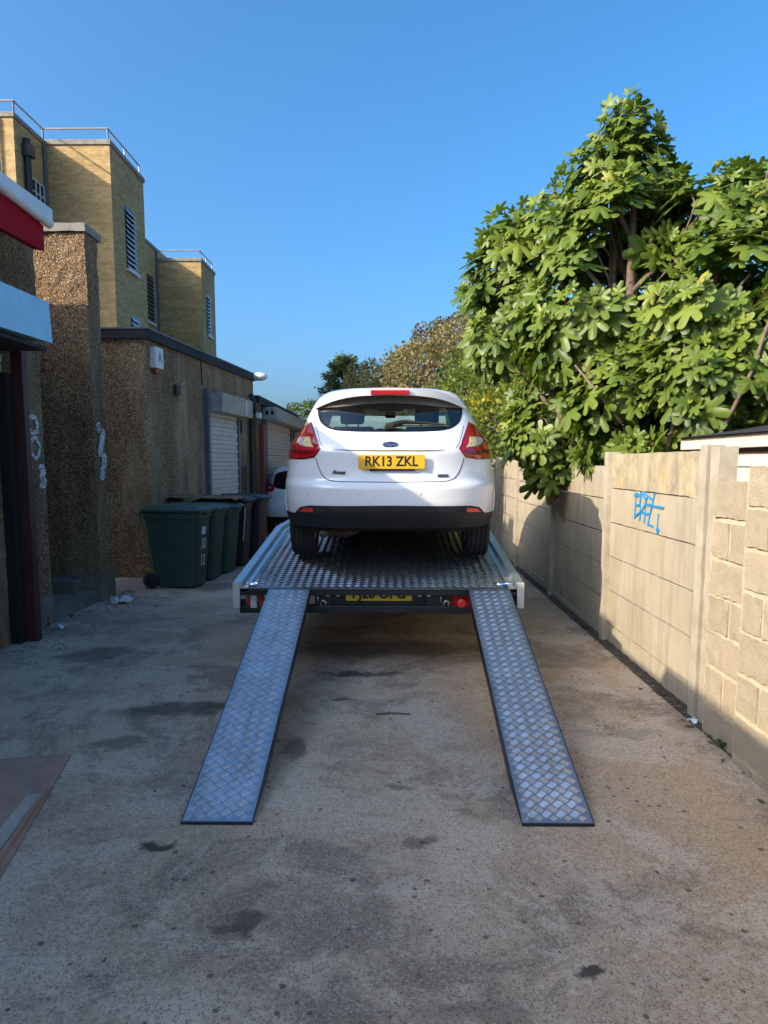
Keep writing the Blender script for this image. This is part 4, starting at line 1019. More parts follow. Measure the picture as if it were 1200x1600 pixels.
# roof spoiler: a crescent running from the trailing edge forward into the roof
so0 = [(0, 1.449), (.2, 1.443), (.33, 1.434), (.45, 1.409), (.55, 1.366), (.61, 1.318), (.632, 1.298)]; si0 = [(0, 1.390), (.2, 1.386), (.33, 1.374), (.45, 1.350), (.55, 1.316), (.60, 1.296), (.618, 1.290)]
so1 = [(0, 1.474), (.2, 1.472), (.33, 1.460), (.45, 1.437), (.55, 1.400), (.60, 1.36), (.635, 1.32)]; si1 = [(0, 1.40), (.2, 1.395), (.33, 1.385), (.45, 1.36), (.55, 1.33), (.59, 1.31), (.61, 1.30)]
mb = MB(); ny_ = 9; ring_n = None
for iy in range(ny_):
    t = iy/(ny_-1); y = .235+.55*t; rg = []
    bow = lambda x: .20*(abs(x)/.632)**2.4*(1-t)
    def arc(P0, P1): 
        a = pchip(*zip(*P0)); b = pchip(*zip(*P1)); X0 = np.linspace(0, P0[-1][0], 15); X1 = np.linspace(0, P1[-1][0], 15)
        return [((1-t)*x0+t*x1, (1-t)*float(a(x0))+t*float(b(x1))) for x0, x1 in zip(X0, X1)]
    O, I = arc(so0, so1), arc(si0, si1)
    lp = [(-x, z) for x, z in O[::-1]]+O[1:]+[(x, z) for x, z in I[::-1]]+[(-x, z) for x, z in I[1:]]
    mb.v += [(x, y+bow(x)+(.0 if k < 29 else .012)-AX, z) for k, (x, z) in enumerate(lp)]; ring_n = len(lp)
for i in range(ny_-1):
    for k in range(ring_n):
        k2 = (k+1) % ring_n; mb.f.append((i*ring_n+k, i*ring_n+k2, (i+1)*ring_n+k2, (i+1)*ring_n+k))
h_ = 29
for k in range(h_-1): mb.f.append((k, ring_n-1-k+0 if 0 else (ring_n-k) % ring_n if k else 0, 0, 0)) if 0 else None
top = list(range(0, 29)); bot = [28]+list(range(29, ring_n))+[0]
# rear face between the outer and inner arcs
bot = list(range(ring_n-1, 28, -1)); m = min(len(top), len(bot))
for k in range(m-1): mb.f.append((top[k], bot[k], bot[k+1], top[k+1]))
mb.build('roof_spoiler', 'white_paint', car, local=True, smooth=True, angle=48)
bl = MB().obox((-.1525, .222-AX, 1.392), (1, 0, 0), (0, 1, 0), (0, .04, 1), .305, .03, .036, .005); bl.build('brake_light', 'brake_red', car, local=True)
# tail lamps
for sd_ in (1, -1):
    tl = patch(CAR, LIGHT, .004, .02, .012, sd_).build('tail_light', 'lamp_red_dark', car, local=True, smooth=True, angle=40)
    inn = inset_mixed(CAR, LIGHT, .010)
    patch(CAR, inn, .0075, .02, .006, sd_).build('red_lens', 'lamp_red', tl, local=True, smooth=True, angle=40)
    amb = [(-.690, 1.056), (-.640, 1.058), (-.602, .974), (-.690, .984)]
    clr = [(-.695, 1.056), (-.742, 1.050), (-.762, 1.035), (-.748, 1.008), (-.715, .990), (-.695, .985)]
    patch(CAR, amb, .0105, .015, .006, sd_).build('indicator_lens', 'lamp_amber', tl, local=True, smooth=True, angle=40)
    patch(CAR, clr, .0105, .015, .006, sd_).build('reversing_lens', 'lamp_clear', tl, local=True, smooth=True, angle=40)
    dk = [(-.69, .925), (-.60, .925), (-.615, .905), (-.70, .893)]
    patch(CAR, [(-.885, .965, 'u'), (-.66, .945), (-.585, .955), (-.60, .935), (-.66, .925), (-.885, .945, 'u')], .0092, .015, .004, sd_).build('lens_rib', 'lamp_red_dark', tl, local=True, smooth=True, angle=40)
# shut lines, crease, handle ledge
sm = [(-.590, .893), (-.572, .83), (-.548, .775), (-.515, .735), (-.47, .717), (-.40, .711), (0, .708)]; sm = sm+[(-x, z) for x, z in sm[-2::-1]]
line_strip(CAR, sm, .0075, .0015).build('tailgate_seam', 'seam', car, local=True)
line_strip(CAR, [(-.60, 1.15), (-.57, 1.06), (-.525, .975)], .004, .001).build('tailgate_seam', 'seam', car, local=True)
line_strip(CAR, [(.60, 1.15), (.57, 1.06), (.525, .975)], .004, .001).build('tailgate_seam', 'seam', car, local=True)
mb = MB(); xs_ = np.linspace(-.455, .455, 41)
for x in xs_:
    u = float(CAR.u_of(x, .965)); p = CAR.P(u, .965)-np.array((0, AX, 0)); e = max(0.0, 1-(abs(x)/.455)**6)
    mb.v += [tuple(p+np.array((0, .004, .006))), tuple(p+np.array((0, -.017*e-.0005, -.001))), tuple(p+np.array((0, -.018*e, -.006))), tuple(p+np.array((0, .010, -.012)))]
for i in range(len(xs_)-1):
    for k in range(3): mb.f.append((i*4+k, i*4+k+1, i*4+5+k, i*4+4+k))
mb.f = [f[::-1] for f in mb.f]; mb.build('tailgate_grip', 'white_paint', car, local=True, smooth=True, angle=35)
line_strip(CAR, [(-.497, 1.058), (0, 1.058), (.497, 1.058)], .003, .0006).build('tailgate_crease', 'seam', car, local=True).data.materials[0] = M['shed_cream']
# plate, badge, lettering
pt = MB().box(-.245, .275, .034-AX, .046-AX, .812, .923, b=.004).build('number_plate', 'plate_yellow', car, local=True)
V, F = text_mb('RK13 ZKL', .107, .0008, .0025, cond=.90)
MB().add(place(V, (.012, .0332-AX, .868), (1, 0, 0), (0, 0, 1)), F).build('registration', 'text_black', pt, local=True)
MB().box(-.16, .20, .038-AX, .055-AX, .796, .811, b=.003).build('plate_holder', 'black_plastic', car, local=True)
em = MB().lathe([(.012, .0), (.012, .9), (.004, 1.0), (-.01, 1.0)], (0, 0, 0), 'y', 40)
ey = float(CAR.r(.999)); 
def ell(mb, rx, rz, y0): return [(.005+x*rx, y0-y-AX, .999+z*rz+y*0) for x, y, z in mb.v]
emv = MB(); emv.v = ell(em, .068, .0285, ey+.004); emv.f = em.f
e_ = emv.build('badge', 'chrome', car, local=True, smooth=True, angle=40)
em2 = MB(); m_ = MB().lathe([(.0135, .0), (.0135, .86), (.011, .88)], (0, 0, 0), 'y', 40); em2.v = ell(m_, .068, .0285, ey+.004); em2.f = m_.f
em2.build('oval_field', 'emblem_blue', e_, local=True, smooth=True, angle=40)
V, F = text_mb('Ford', .042, .0006, .0006, shear=.42, cond=1.12)
MB().add(place(V, (.004, ey-.0105-AX, .999), (1, 0, 0), (0, 0, 1)), F).build('script', 'chrome', e_, local=True)
def frame(S, x, z, off):
    u = float(S.u_of(x, z)); n_ = S.N(u, z); tx = S.P(u+.01, z)-S.P(u-.01, z); tx /= np.linalg.norm(tx); ty = np.cross(n_, tx)
    return S.P(u, z)+n_*off-np.array((0, AX, 0)), tx, ty
V, F = text_mb('Focus', .040, .003, .0012, shear=.35, cond=1.12)
p, tx, ty = frame(CAR, -.405, .782, .0045); MB().add(place(V, p, tx, ty), F).build('model_lettering', 'text_black', car, local=True)
p, tx, ty = frame(CAR, .418, .757, .001); q = MB().obox(p-tx*.043-ty*.011, tx, ty, np.cross(tx, ty), .086, .022, .006, .003); q.build('trim_badge', 'badge_grey', car, local=True)
# bumper: black lower part, textured strip, reflectors, parking sensors
low = [(-1.12, .335, 'u'), (-.95, .328, 'u'), (-.80, .330, 'u'), (0, .345), (.80, .330, 'u'), (.95, .328, 'u'), (1.12, .335, 'u'), (1.12, .425, 'u'), (.95, .432, 'u'), (.775, .444), (.72, .500), (.64, .518), (0, .528), (-.64, .518), (-.72, .500), (-.775, .444), (-.95, .432, 'u'), (-1.12, .425, 'u')]
patch(CAR, low, .006, .025, .03).build('lower_bumper', 'black_plastic', car, local=True, smooth=True, angle=40)
ins = [(-.735, .455), (0, .477), (.735, .455), (.70, .496), (.63, .511), (0, .521), (-.63, .511), (-.70, .496)]
patch(CAR, ins, .0085, .02, .004).build('bumper_insert', 'black_gloss', car, local=True, smooth=True, angle=40).data.materials[0] = M['rubber']
rf = [(-.735, .462), (-.612, .468), (-.612, .503), (-.69, .494)]
for sd_ in (1, -1): patch(CAR, rf, .0115, .015, .006, sd_).build('reflector', 'reflector', car, local=True, smooth=True, angle=40)
for x, z in ((-.65, .612), (-.24, .621), (.24, .621), (.65, .612)):
    u = float(CAR.u_of(x, z)); p = CAR.P(u, z)-np.array((0, AX, 0)); nn_ = CAR.N(u, z); q = MB().lathe([(.0025, 0), (.0025, .009), (.001, .0115), (-.002, .012)], (0, 0, 0), 'x', 18)
    t1_ = np.cross(nn_, (0, 0, 1)); t1_ /= np.linalg.norm(t1_); t2_ = np.cross(nn_, t1_); q.v = [tuple(p+nn_*a+t1_*b+t2_*c) for a, b, c in q.v]
    q.build('parking_sensor', 'lead_grey', car, local=True, smooth=True, angle=40).data.materials[0] = M['white_trim']
# wiper
q = MB(); w0 = np.array(up(CAR, -.02, 1.128, .02)); w1 = np.array(up(CAR, .12, 1.165, .022)); w2_ = np.array(up(CAR, .44, 1.147, .016))
q.tube([w0, w0*.3+w1*.7, w1, w1*.5+w2_*.5, w2_], [.026, .024, .017, .010, .006], 8); q.tube([w0-np.array((.015, 0, 0)), w0+np.array((.05, 0, .004))], .028, 10); q.tube([np.array(up(CAR, x, z, .009)) for x, z in ((-.05, 1.135), (.15, 1.142), (.30, 1.143), (.46, 1.138))], .006, 6)
q.build('rear_wiper', 'rubber', car, local=True, smooth=True, angle=60).data.materials[0] = M['lead_grey'] if 0 else M['under']
# aerial, roof bar covers, cabin contents
q = MB().tube([(.0, 1.02-AX, 1.483), (.0, .93-AX, 1.66)], [.006, .003], 6); q.ball((0, 1.02-AX, 1.487), .02, .035, .014, 10, 6); q.build('aerial', 'text_black', car, local=True, smooth=True)
for sx in (-1, 1): MB().obox((sx*.50-.035, .95-AX, 1.449), (1, 0, -.28*sx), (0, 1, .03), (.28*sx, 0, 1), .07, .12, .008, .003).build('roof_bar_cover', 'badge_grey', car, local=True)
def seat(x, y, w, top, hw, htop):
    q = MB().box(x-w/2, x+w/2, y-AX, y+.13-AX, .55, top, b=.04); q.box(x-hw/2, x+hw/2, y-.01-AX, y+.10-AX, top+.025, htop, b=.035)
    q.tube([(x-.06, y+.05-AX, top-.02), (x-.06, y+.05-AX, top+.06)], .008, 6); q.tube([(x+.06, y+.05-AX, top-.02), (x+.06, y+.05-AX, top+.06)], .008, 6); return q
for x in (-.40, .385): seat(x, 2.02, .46, 1.16, .255, 1.375).build('front_seat', 'cabin_dark', car, local=True, smooth=True, angle=40)
q = MB().box(-.62, .62, 1.02-AX, 1.16-AX, .5, 1.075, b=.03)
for x in (-.38, 0, .38): q.box(x-.13, x+.13, 1.03-AX, 1.12-AX, 1.08, 1.135, b=.025)
q.build('rear_bench', 'cabin_dark', car, local=True, smooth=True, angle=40)
q = MB().box(-.14, .14, 2.48-AX, 2.52-AX, 1.335, 1.405, b=.015); q.tube([(0, 2.5-AX, 1.37), (0, 2.62-AX, 1.42)], .012, 6); q.box(-.06, .06, 2.5-AX, 2.56-AX, 1.26, 1.333, b=.02); q.build('rear_view_mirror', 'cabin_dark', car, local=True)
MB().box(-.66, .66, 2.75-AX, 3.3-AX, .7, 1.075, b=.05).build('dashboard', 'cabin_dark', car, local=True)
MB().box(-.58, .58, .28-AX, 1.0-AX, 1.00, 1.02).build('parcel_shelf', 'cabin_dark', car, local=True)
# under the tail
q = MB().tube([(-.62, .80-AX, .27), (.62, .80-AX, .27)], .045, 10); q.build('axle_beam', 'under', car, local=True, smooth=True)
q = MB().ball((-.42, .5-AX, .275), .17, .20, .065, 16, 10); q.tube([(-.42, .45-AX, .27), (-.52, .25-AX, .275), (-.54, .12-AX, .28)], .027, 10); q.build('silencer', 'rust', car, local=True, smooth=True)
q = MB()
for sx in (-1, 1): q.tube([(sx*.56, .80-AX, .27), (sx*.50, .55-AX, .30), (sx*.46, .45-AX, .34)], [.04, .03, .03], 8); q.tube([(sx*.5, .78-AX, .25), (sx*.5, .78-AX, .42)], .055, 10)
q.build('suspension_arm', 'rust', car, local=True, smooth=True)

# ------------------------------------------------------------------ small white car parked beyond the bins
c2 = thing('white_car', 'small white car half hidden between the bins and the hatchback, one red tail light showing', 'car', (-1.97, 15.35+AX, 0))
c2.rotation_euler = (0, 0, R(-2))
SM = Shell([(a, b*.945) for a, b in zip([.26, .34, .5, .64, .8, .92, 1.0, 1.06, 1.12, 1.2, 1.30, 1.37, 1.42, 1.455, 1.478, 1.488, 1.49], [.86, .885, .905, .908, .9, .885, .865, .83, .80, .765, .725, .69, .64, .56, .42, .2, .02])],
           [(.26, .16), (.34, .08), (.45, .02), (.55, 0), (.66, .005), (.74, .03), (.85, .05), (.93, .07), (1.0, .10), (1.1, .16), (1.2, .22), (1.30, .29), (1.38, .36), (1.43, .44), (1.465, .6), (1.488, 1.0), (1.49, 1.3)],
           [(.26, 3.85), (.4, 3.94), (.6, 3.95), (.72, 3.9), (.80, 3.8), (.88, 3.65), (.95, 3.45), (1.0, 3.3), (1.1, 3.1), (1.2, 2.9), (1.3, 2.7), (1.4, 2.46), (1.45, 2.25), (1.485, 1.9), (1.49, 1.5)],
           [(.26, .7), (.9, .75), (1.0, .7), (1.1, .58), (1.2, .5), (1.35, .44), (1.45, .4), (1.49, .1)], [(.26, .9), (.9, .9), (1.1, .6), (1.4, .4), (1.49, .1)])
_old = (WHOLE,); WHOLE = []
common_car(c2, SM, 'white_paint')
patch(SM, smooth_poly([(-.60, .98), (.60, .98), (.63, 1.15), (.56, 1.38), (-.56, 1.38), (-.63, 1.15)], 2), .004, .04, .006).build('rear_window', 'black_gloss', c2, local=True, smooth=True, angle=40)
for sd_ in (1, -1):
    ol = [((-.74+.14*math.cos(t)-.03*math.sin(t)) if 0 else -.72+.15*math.cos(t), 1.035+.085*math.sin(t)-.03*math.cos(t)) for t in np.linspace(0, 2*math.pi, 24, endpoint=False)]
    tl = patch(SM, ol, .012, .02, .02, sd_).build('tail_light', 'lamp_red', c2, local=True, smooth=True, angle=40)
    il = [(-.70+.045*math.cos(t), 1.02+.03*math.sin(t)) for t in np.linspace(0, 2*math.pi, 14, endpoint=False)]
    patch(SM, il, .016, .02, .01, sd_).build('clear_lens', 'lamp_clear', tl, local=True, smooth=True, angle=40)
patch(SM, [(-.99, .32, 'u'), (0, .32), (.99, .32, 'u'), (.99, .40, 'u'), (0, .43), (-.99, .40, 'u')], .005, .04, .02).build('lower_bumper', 'black_plastic', c2, local=True, smooth=True, angle=40)
c2.scale = (1, 1, 1.05)

# ------------------------------------------------------------------ wheelie bins
def rrect(x0, x1, y0, y1, r, n=5):
    out = []
    for cx, cy, a0 in ((x1-r, y1-r, 0), (x0+r, y1-r, 90), (x0+r, y0+r, 180), (x1-r, y0+r, 270)):
        for k in range(n+1):
            t = R(a0+90*k/n); out.append((cx+r*math.cos(t), cy+r*math.sin(t)))
    return out
def loft(mb, rings, cap0=True, cap1=True):
    o = len(mb.v); n = len(rings[0])
    for rg in rings: mb.v += rg
    for i in range(len(rings)-1):
        for k in range(n): mb.f.append((o+i*n+k, o+i*n+(k+1) % n, o+(i+1)*n+(k+1) % n, o+(i+1)*n+k))
    if cap0: mb.f.append(tuple(o+k for k in range(n))[::-1])
    if cap1: mb.f.append(tuple(o+(len(rings)-1)*n+k for k in range(n)))
    return mb
BROT = math.atan2(nu[1], nu[0])
def make_bin(m, label, x, y, rot, h=1.0):
    b = thing('wheelie_bin', label, 'wheelie bin', (x, y, 0), rot, 'wheelie bins along the workshop wall')
    mb = MB(); rg = []
    for t in (0, .02, .06, .35, .7, .93, .931, .97, 1):
        z = .025+.955*t*h; k = min(t, .93)/.93; lip = .018 if t > .93 else 0
        rg.append([(px_, py_, z) for px_, py_ in rrect(-.30-.10*k-lip, .255+.065*k+lip, -.225-.05*k-lip, .225+.05*k+lip, .06)])
    loft(mb, rg); mb.box(-.305, -.29, -.2, .2, .25*h, .80*h)
    mb.build('body', m, b, local=True, smooth=True, angle=38)
    mb = MB(); zt = .985*h; rg = []
    for (e, z) in ((.0, zt), (.012, zt+.006), (.012, zt+.035), (-.02, zt+.055), (-.09, zt+.075), (-.16, zt+.088)):
        rg.append([(px_, py_, z-.05*(px_-.35 if px_ > -.3 else -.65)*.25) for px_, py_ in rrect(-.43-e*.6, .375+e, -.295-e, .295+e, .05)])
    loft(mb, rg)
    mb.box(.30, .40, -.10, .10, zt-.012, zt+.012, b=.006); mb.tube([(-.10, -.05, zt+.098), (-.10, -.05, zt+.115), (-.10, .05, zt+.115), (-.10, .05, zt+.098)], .008, 6)
    mb.build('lid', m, b, local=True, smooth=True, angle=30)
    q = MB().tube([(-.455, -.24, zt-.03), (-.475, -.22, zt-.01), (-.475, .22, zt-.01), (-.455, .24, zt-.03), (-.42, .25, zt-.05)], .014, 8); q.tube([(-.42, -.25, zt-.05), (-.455, -.24, zt-.03)], .014, 8); q.build('handle', m, b, local=True, smooth=True)
    MB().tube([(-.315, -.27, .105), (-.315, .27, .105)], .011, 8).build('axle', 'steel', b, local=True)
    for s_ in (-1, 1):
        w_ = MB().lathe([(-.024, .05), (-.024, .088), (-.014, .103), (.014, .103), (.024, .088), (.024, .05)], (-.315, s_*.262, .105), 'y', 26).build('wheel', 'rubber', b, local=True, smooth=True, angle=35)
        h_ = MB().lathe([(-.018, .0), (-.018, .015), (-.014, .052), (.014, .052), (.018, .015), (.018, 0)], (-.315, s_*.262, .105), 'y', 20)
        for k in range(6): 
            t = 2*math.pi*k/6; h_.tube([(-.315+.018*math.cos(t), s_*.287, .105+.018*math.sin(t)), (-.315+.06*math.cos(t), s_*.287, .105+.06*math.sin(t))], .007, 5)
        h_.build('hub', 'bin_black', w_, local=True, smooth=True, angle=35)
    return b
BINS = [('bin_green', 'green wheelie bin with white painted numbers, first of its row beside the pillar', -2.5, 9.27, 1.0),
        ('bin_green', 'plain green wheelie bin with closed bare lid, right behind the numbered one', -2.44, 9.88, .985),
        ('bin_green', 'green wheelie bin under a sheet of wet brown cardboard', -2.37, 10.50, .975),
        ('bin_black', 'black wheelie bin with a pale drip running down its front corner', -2.30, 11.2, 1.03),
        ('bin_black', 'black wheelie bin at the end of its row, closest to the small white car', -2.17, 11.82, 1.03)]
bins = []
for i, (m, lb, xf, y, h) in enumerate(BINS):
    bins.append(make_bin(m, lb, xf-.275*math.cos(BROT), y, BROT+R((0, 2, -2, 3, -1)[i]), h))
# painted numbers and sticker on the first bin
def onface(b, txt, yy, zz, size):
    V, F = text_mb(txt, size, .0008, .004, cond=.85); lean = .065/.93
    return MB().add(place(V, (.255+.065*(zz-.025)/.93+.0015, yy, zz), (0, 1, 0), (lean, 0, 1)), F)
onface(bins[0], '10', .02, .56, .20).build('painted_number', 'text_white', bins[0], local=True)
onface(bins[0], '12', .02, .34, .20).build('painted_number', 'text_white', bins[0], local=True)
q = MB().obox((.303, -.06, .69), (1, 0, .0), (0, 1, 0), (.07, 0, 1), .0035, .14, .10); q.build('sticker', 'text_white', bins[0], local=True)
q = MB()
for k in range(7): blot(q, .322-.006*k, (-.262+.004*(k % 3), .90-.075*k), (.022, .055), seed=k)
q.build('paint_drip', 'text_white', bins[3], local=True)
# wet cardboard over the third bin
mb = MB(); nx_, ny_ = 26, 22
for i in range(nx_+1):
    for j in range(ny_+1):
        a = -.62+1.05*i/nx_; c = -.36+.74*j/ny_
        z = 1.12+.06*mnoise.noise(Vector((a*3, c*3, 1)))+.025*mnoise.noise(Vector((a*9, c*9, 4)))-.5*max(0, abs(a+.1)-.44)**1.2-.4*max(0, abs(c)-.30)
        mb.v.append((a+.02*mnoise.noise(Vector((c*7, a, 3))), c+.03*mnoise.noise(Vector((a*6, c, 8))), z))
mb.f = [(i*(ny_+1)+j, (i+1)*(ny_+1)+j, (i+1)*(ny_+1)+j+1, i*(ny_+1)+j+1) for i in range(nx_) for j in range(ny_)]
wc = mb.build('cardboard_sheet', 'wet_card', origin=(0, 0, 0), smooth=True)
wc.location = (-2.71, 10.72, .0); wc.rotation_euler = (0, 0, BROT+.1); md = wc.modifiers.new('thick', 'SOLIDIFY'); md.thickness = .006; md.offset = 1
tag(wc, 'crumpled wet brown cardboard draped over the lids of the green bins', 'cardboard')

# ------------------------------------------------------------------ things lying on the ground
cb_ = thing('cardboard', 'flattened brown cardboard lying on the concrete, paler strip folded along its edge', 'cardboard', (-2.0, 3.2, 0))
MB().prism([(-1.79, 3.79), (-2.9, 3.56), (-2.65, 2.1), (-1.42, 2.05)], .004, .011).build('sheet', 'cardboard', cb_)
MB().prism([(-1.712, 3.29), (-1.775, 3.275), (-1.60, 2.05), (-1.52, 2.04)], .0115, .021).build('folded_strip', 'cardboard_pale', cb_)
MB().prism([(-1.70, 3.33), (-1.715, 3.34), (-1.50, 2.05), (-1.475, 2.04)], .0112, .030).build('rolled_edge', 'cardboard', cb_)
def crumple(c, r, n=10, seed=0):
    mb = MB(); 
    for i in range(n+1):
        for j in range(n+1):
            a, b = (i/n-.5)*2, (j/n-.5)*2
            d = mnoise.noise_vector(Vector((a*1.7+seed, b*1.7, seed*.37)))
            mb.v.append((c[0]+r*(a*.8+.5*d.x), c[1]+r*(b*.8+.5*d.y), c[2]+r*max(.03, .35+.8*d.z)))
    mb.f = [(i*(n+1)+j, (i+1)*(n+1)+j, (i+1)*(n+1)+j+1, i*(n+1)+j+1) for i in range(n) for j in range(n)]; return mb
for lb, p, r_, sd_ in (('larger crumpled white paper lying by the pillar plinth', (-3.15, 8.08, 0), .12, 1), ('smaller torn white scrap at the near end of the mossy step', (-3.26, 6.85, 0), .05, 4), ('silvery scrap of wrapper in the soil at the block wall foot', (1.90, 4.35, .0), .035, 9)):
    tag(crumple(p, r_, 10, sd_).build('paper_scrap', 'paper', origin=p), lb, 'litter')
deb = MB(); rr = random.Random(3); 
for _ in range(1500):
    k = rr.random()
    if k < .45: y = rr.uniform(5.9, 9.0); x = -3.40+abs(rr.gauss(0, .17))+(.12 if y < 6.5 else 0)
    elif k < .72: y = rr.uniform(3, 12); x = 1.93-abs(rr.gauss(0, .035))
    else: x = rr.uniform(-3, 1.85); y = rr.uniform(1.4, 9)
    s = rr.choice((.002, .003, .004, .004, .007)) * (1.6 if k < .45 else .8); th = rr.uniform(0, 6.28); e = rr.uniform(1, 2.6)
    dx, dy = math.cos(th)*s*e, math.sin(th)*s*e; ex, ey = -math.sin(th)*s, math.cos(th)*s; hh = s*rr.uniform(.4, 1.0)
    deb.add([(x-dx-ex, y-dy-ey, .0), (x+dx-ex, y+dy-ey, .0), (x+dx+ex, y+dy+ey, .0), (x-dx+ex, y-dy+ey, .0), (x-dx*.5, y-dy*.5, hh), (x+dx*.5, y+dy*.5, hh*.8)],
            [(0, 1, 5, 4), (1, 2, 5), (2, 3, 4, 5), (3, 0, 4)])
deb.build('grit', mk('grit', (.22, .19, .155), .95, var=.75, vs=5))
tag(bpy.data.objects['grit'], 'loose grit and small stones scattered over the yard concrete', 'debris', kind='stuff')
leafl = MB()
for _ in range(90):
    y = rr.uniform(3.2, 10.5); x = 1.93-abs(rr.gauss(0, .05)); s = rr.uniform(.012, .03); th = rr.uniform(0, 6.28)
    if rr.random() < .3: x, y = -3.2+abs(rr.gauss(0, .25)), rr.uniform(6.3, 9)
    c, d = math.cos(th)*s, math.sin(th)*s
    leafl.add([(x-c, y-d, .004), (x+d*.5, y-c*.5, .012), (x+c, y+d, .006), (x-d*.5, y+c*.5, .010)], [(0, 1, 2, 3)])
tag(leafl.build('fallen_leaves', 'leaf_brown'), 'dry fallen leaves gathered along the foot of the walls', 'leaves', kind='stuff')
tw = MB().tube([(-.10, 4.45, .006), (.0, 4.46, .010), (.12, 4.45, .006)], .005, 5); tag(tw.build('twig', 'bark_grey', origin=(0, 4.45, 0)), 'thin dark twig lying on the concrete between the ramps', 'twig')
# small weeds at the foot of the block wall
def weed(x, y, n, s, label):
    mb = MB(); r_ = random.Random(int(x*100+y*10))
    for k in range(n):
        th = r_.uniform(0, 6.28); L = s*r_.uniform(.5, 1); w = L*.16; c, d = math.cos(th), math.sin(th)
        p0 = np.array((x, y, -.005)); p1 = p0+np.array((c*L*.45, d*L*.45, L*.75)); p2 = p0+np.array((c*L, d*L, L*.7)); e = np.array((-d, c, 0))*w
        mb.add([p0-e*.3, p0+e*.3, p1+e, p1-e, p2], [(0, 1, 2, 3), (3, 2, 4)]); mb.tone += [r_.uniform(.2, .9)]*5
    tag(mb.build('weed', 'leaf_mid', origin=(x, y, 0)), label, 'weed')
weed(1.905, 3.95, 26, .055, 'tiny green weed at the foot of the low block wall'); weed(1.90, 6.9, 22, .06, 'small green weed in the soil under the second fence bay')
weed(-3.37, 7.3, 18, .05, 'small green weed against the mossy step')

mb = MB(); sc_ = [(.655, 2.62), (.70, 2.48), (.735, 2.36), (.775, 2.22), (.80, 2.10), (.835, 2.02)]
for (x0, y0), (x1, y1) in zip(sc_[:-1], sc_[1:]):
    for k in range(45):
        f = k/45; x = x0+(x1-x0)*f+rr.gauss(0, .0025); y = y0+(y1-y0)*f; r_ = rr.uniform(.0006, .0022)
        mb.add([(x-r_, y-.002, .0035), (x+r_, y-.001, .0035), (x+r_*.8, y+.003, .0035), (x-r_*.7, y+.002, .0035)], [(0, 1, 2, 3)])
tag(mb.build('yard_scratch', 'chalk'), kind='structure')

# ------------------------------------------------------------------ foliage builders
def leaf_template():
    """lobed fig leaf in its own plane: x across, y from stalk to tip, z up"""
    lob = [(0, 1.0, .30), (50, .90, .27), (-50, .90, .27), (102, .66, .27), (-102, .66, .27)]; pts = []
    for th in np.linspace(-155, 155, 49):
        r = .44
        for (a, L, w) in lob:
            d = abs(th-a); r = max(r, L*math.exp(-(d/(w*82))**3.2))
        if abs(th) > 130: r = .50*(1-.6*(abs(th)-130)/25)
        pts.append((r*math.sin(R(th)), .12+r*math.cos(R(th))))
    V = [(0, .12)]+[(x*.55, .12+(y-.12)*.55) for x, y in pts]+pts; n = len(pts)
    F = [(0, 1+i, 2+i) for i in range(n-1)]+[(1+i, 1+n+i, 2+n+i, 2+i) for i in range(n-1)]
    V = np.array(V); rr2 = np.hypot(V[:, 0], V[:, 1]-.12)
    z = -.20*rr2**2+.05*np.cos(3.3*np.arctan2(V[:, 0], V[:, 1]-.12)*2)*rr2-.03*np.abs(V[:, 0])
    V3 = np.c_[V, z]; V3[:, 1] -= .0
    return V3, [f[::-1] for f in F]
def quad_template(asp=.42):
    return np.array([(0, 0, 0), (asp, .45, .06), (0, 1, -.08), (-asp, .45, .06)]), [(0, 1, 2, 3)]
def leaves_mesh(name, m, items, tpl, parent):
    """items: rows of position, direction to tip, up normal, size, tone, curl"""
    V0, F0 = tpl; nv = len(V0); N_ = len(items['p'])
    p, y, nn_, s = items['p'], items['d'], items['n'], items['s']
    y = y/np.linalg.norm(y, axis=1, keepdims=True); x = np.cross(y, nn_); x /= np.maximum(np.linalg.norm(x, axis=1, keepdims=True), 1e-6); z = np.cross(x, y)
    curl = items['c'][:, None]
    zz = V0[None, :, 2]*curl
    V = p[:, None, :]+s[:, None, None]*(V0[None, :, 0, None]*x[:, None, :]+V0[None, :, 1, None]*y[:, None, :]+zz[:, :, None]*z[:, None, :])
    V = V.reshape(-1, 3)-wloc(parent); me = bpy.data.meshes.new(name)
    fl = np.array([len(f) for f in F0]); fi = np.concatenate([np.array(f) for f in F0])
    idx = (np.arange(N_)[:, None]*nv+fi[None]).reshape(-1); lens = np.tile(fl, N_)
    me.vertices.add(len(V)); me.vertices.foreach_set('co', V.astype(np.float32).ravel())
    me.loops.add(len(idx)); me.loops.foreach_set('vertex_index', idx.astype(np.int32))
    me.polygons.add(len(lens)); me.polygons.foreach_set('loop_start', np.concatenate([[0], np.cumsum(lens)[:-1]]).astype(np.int32)); me.polygons.foreach_set('loop_total', lens.astype(np.int32))
    me.update(calc_edges=True); me.validate()
    a = me.attributes.new('tone', 'FLOAT', 'POINT'); a.data.foreach_set('value', np.repeat(items['t'], nv).astype(np.float32))
    me.materials.append(M[m]); me.shade_smooth()
    o = bpy.data.objects.new(name, me); col.objects.link(o); o.parent = parent; return o
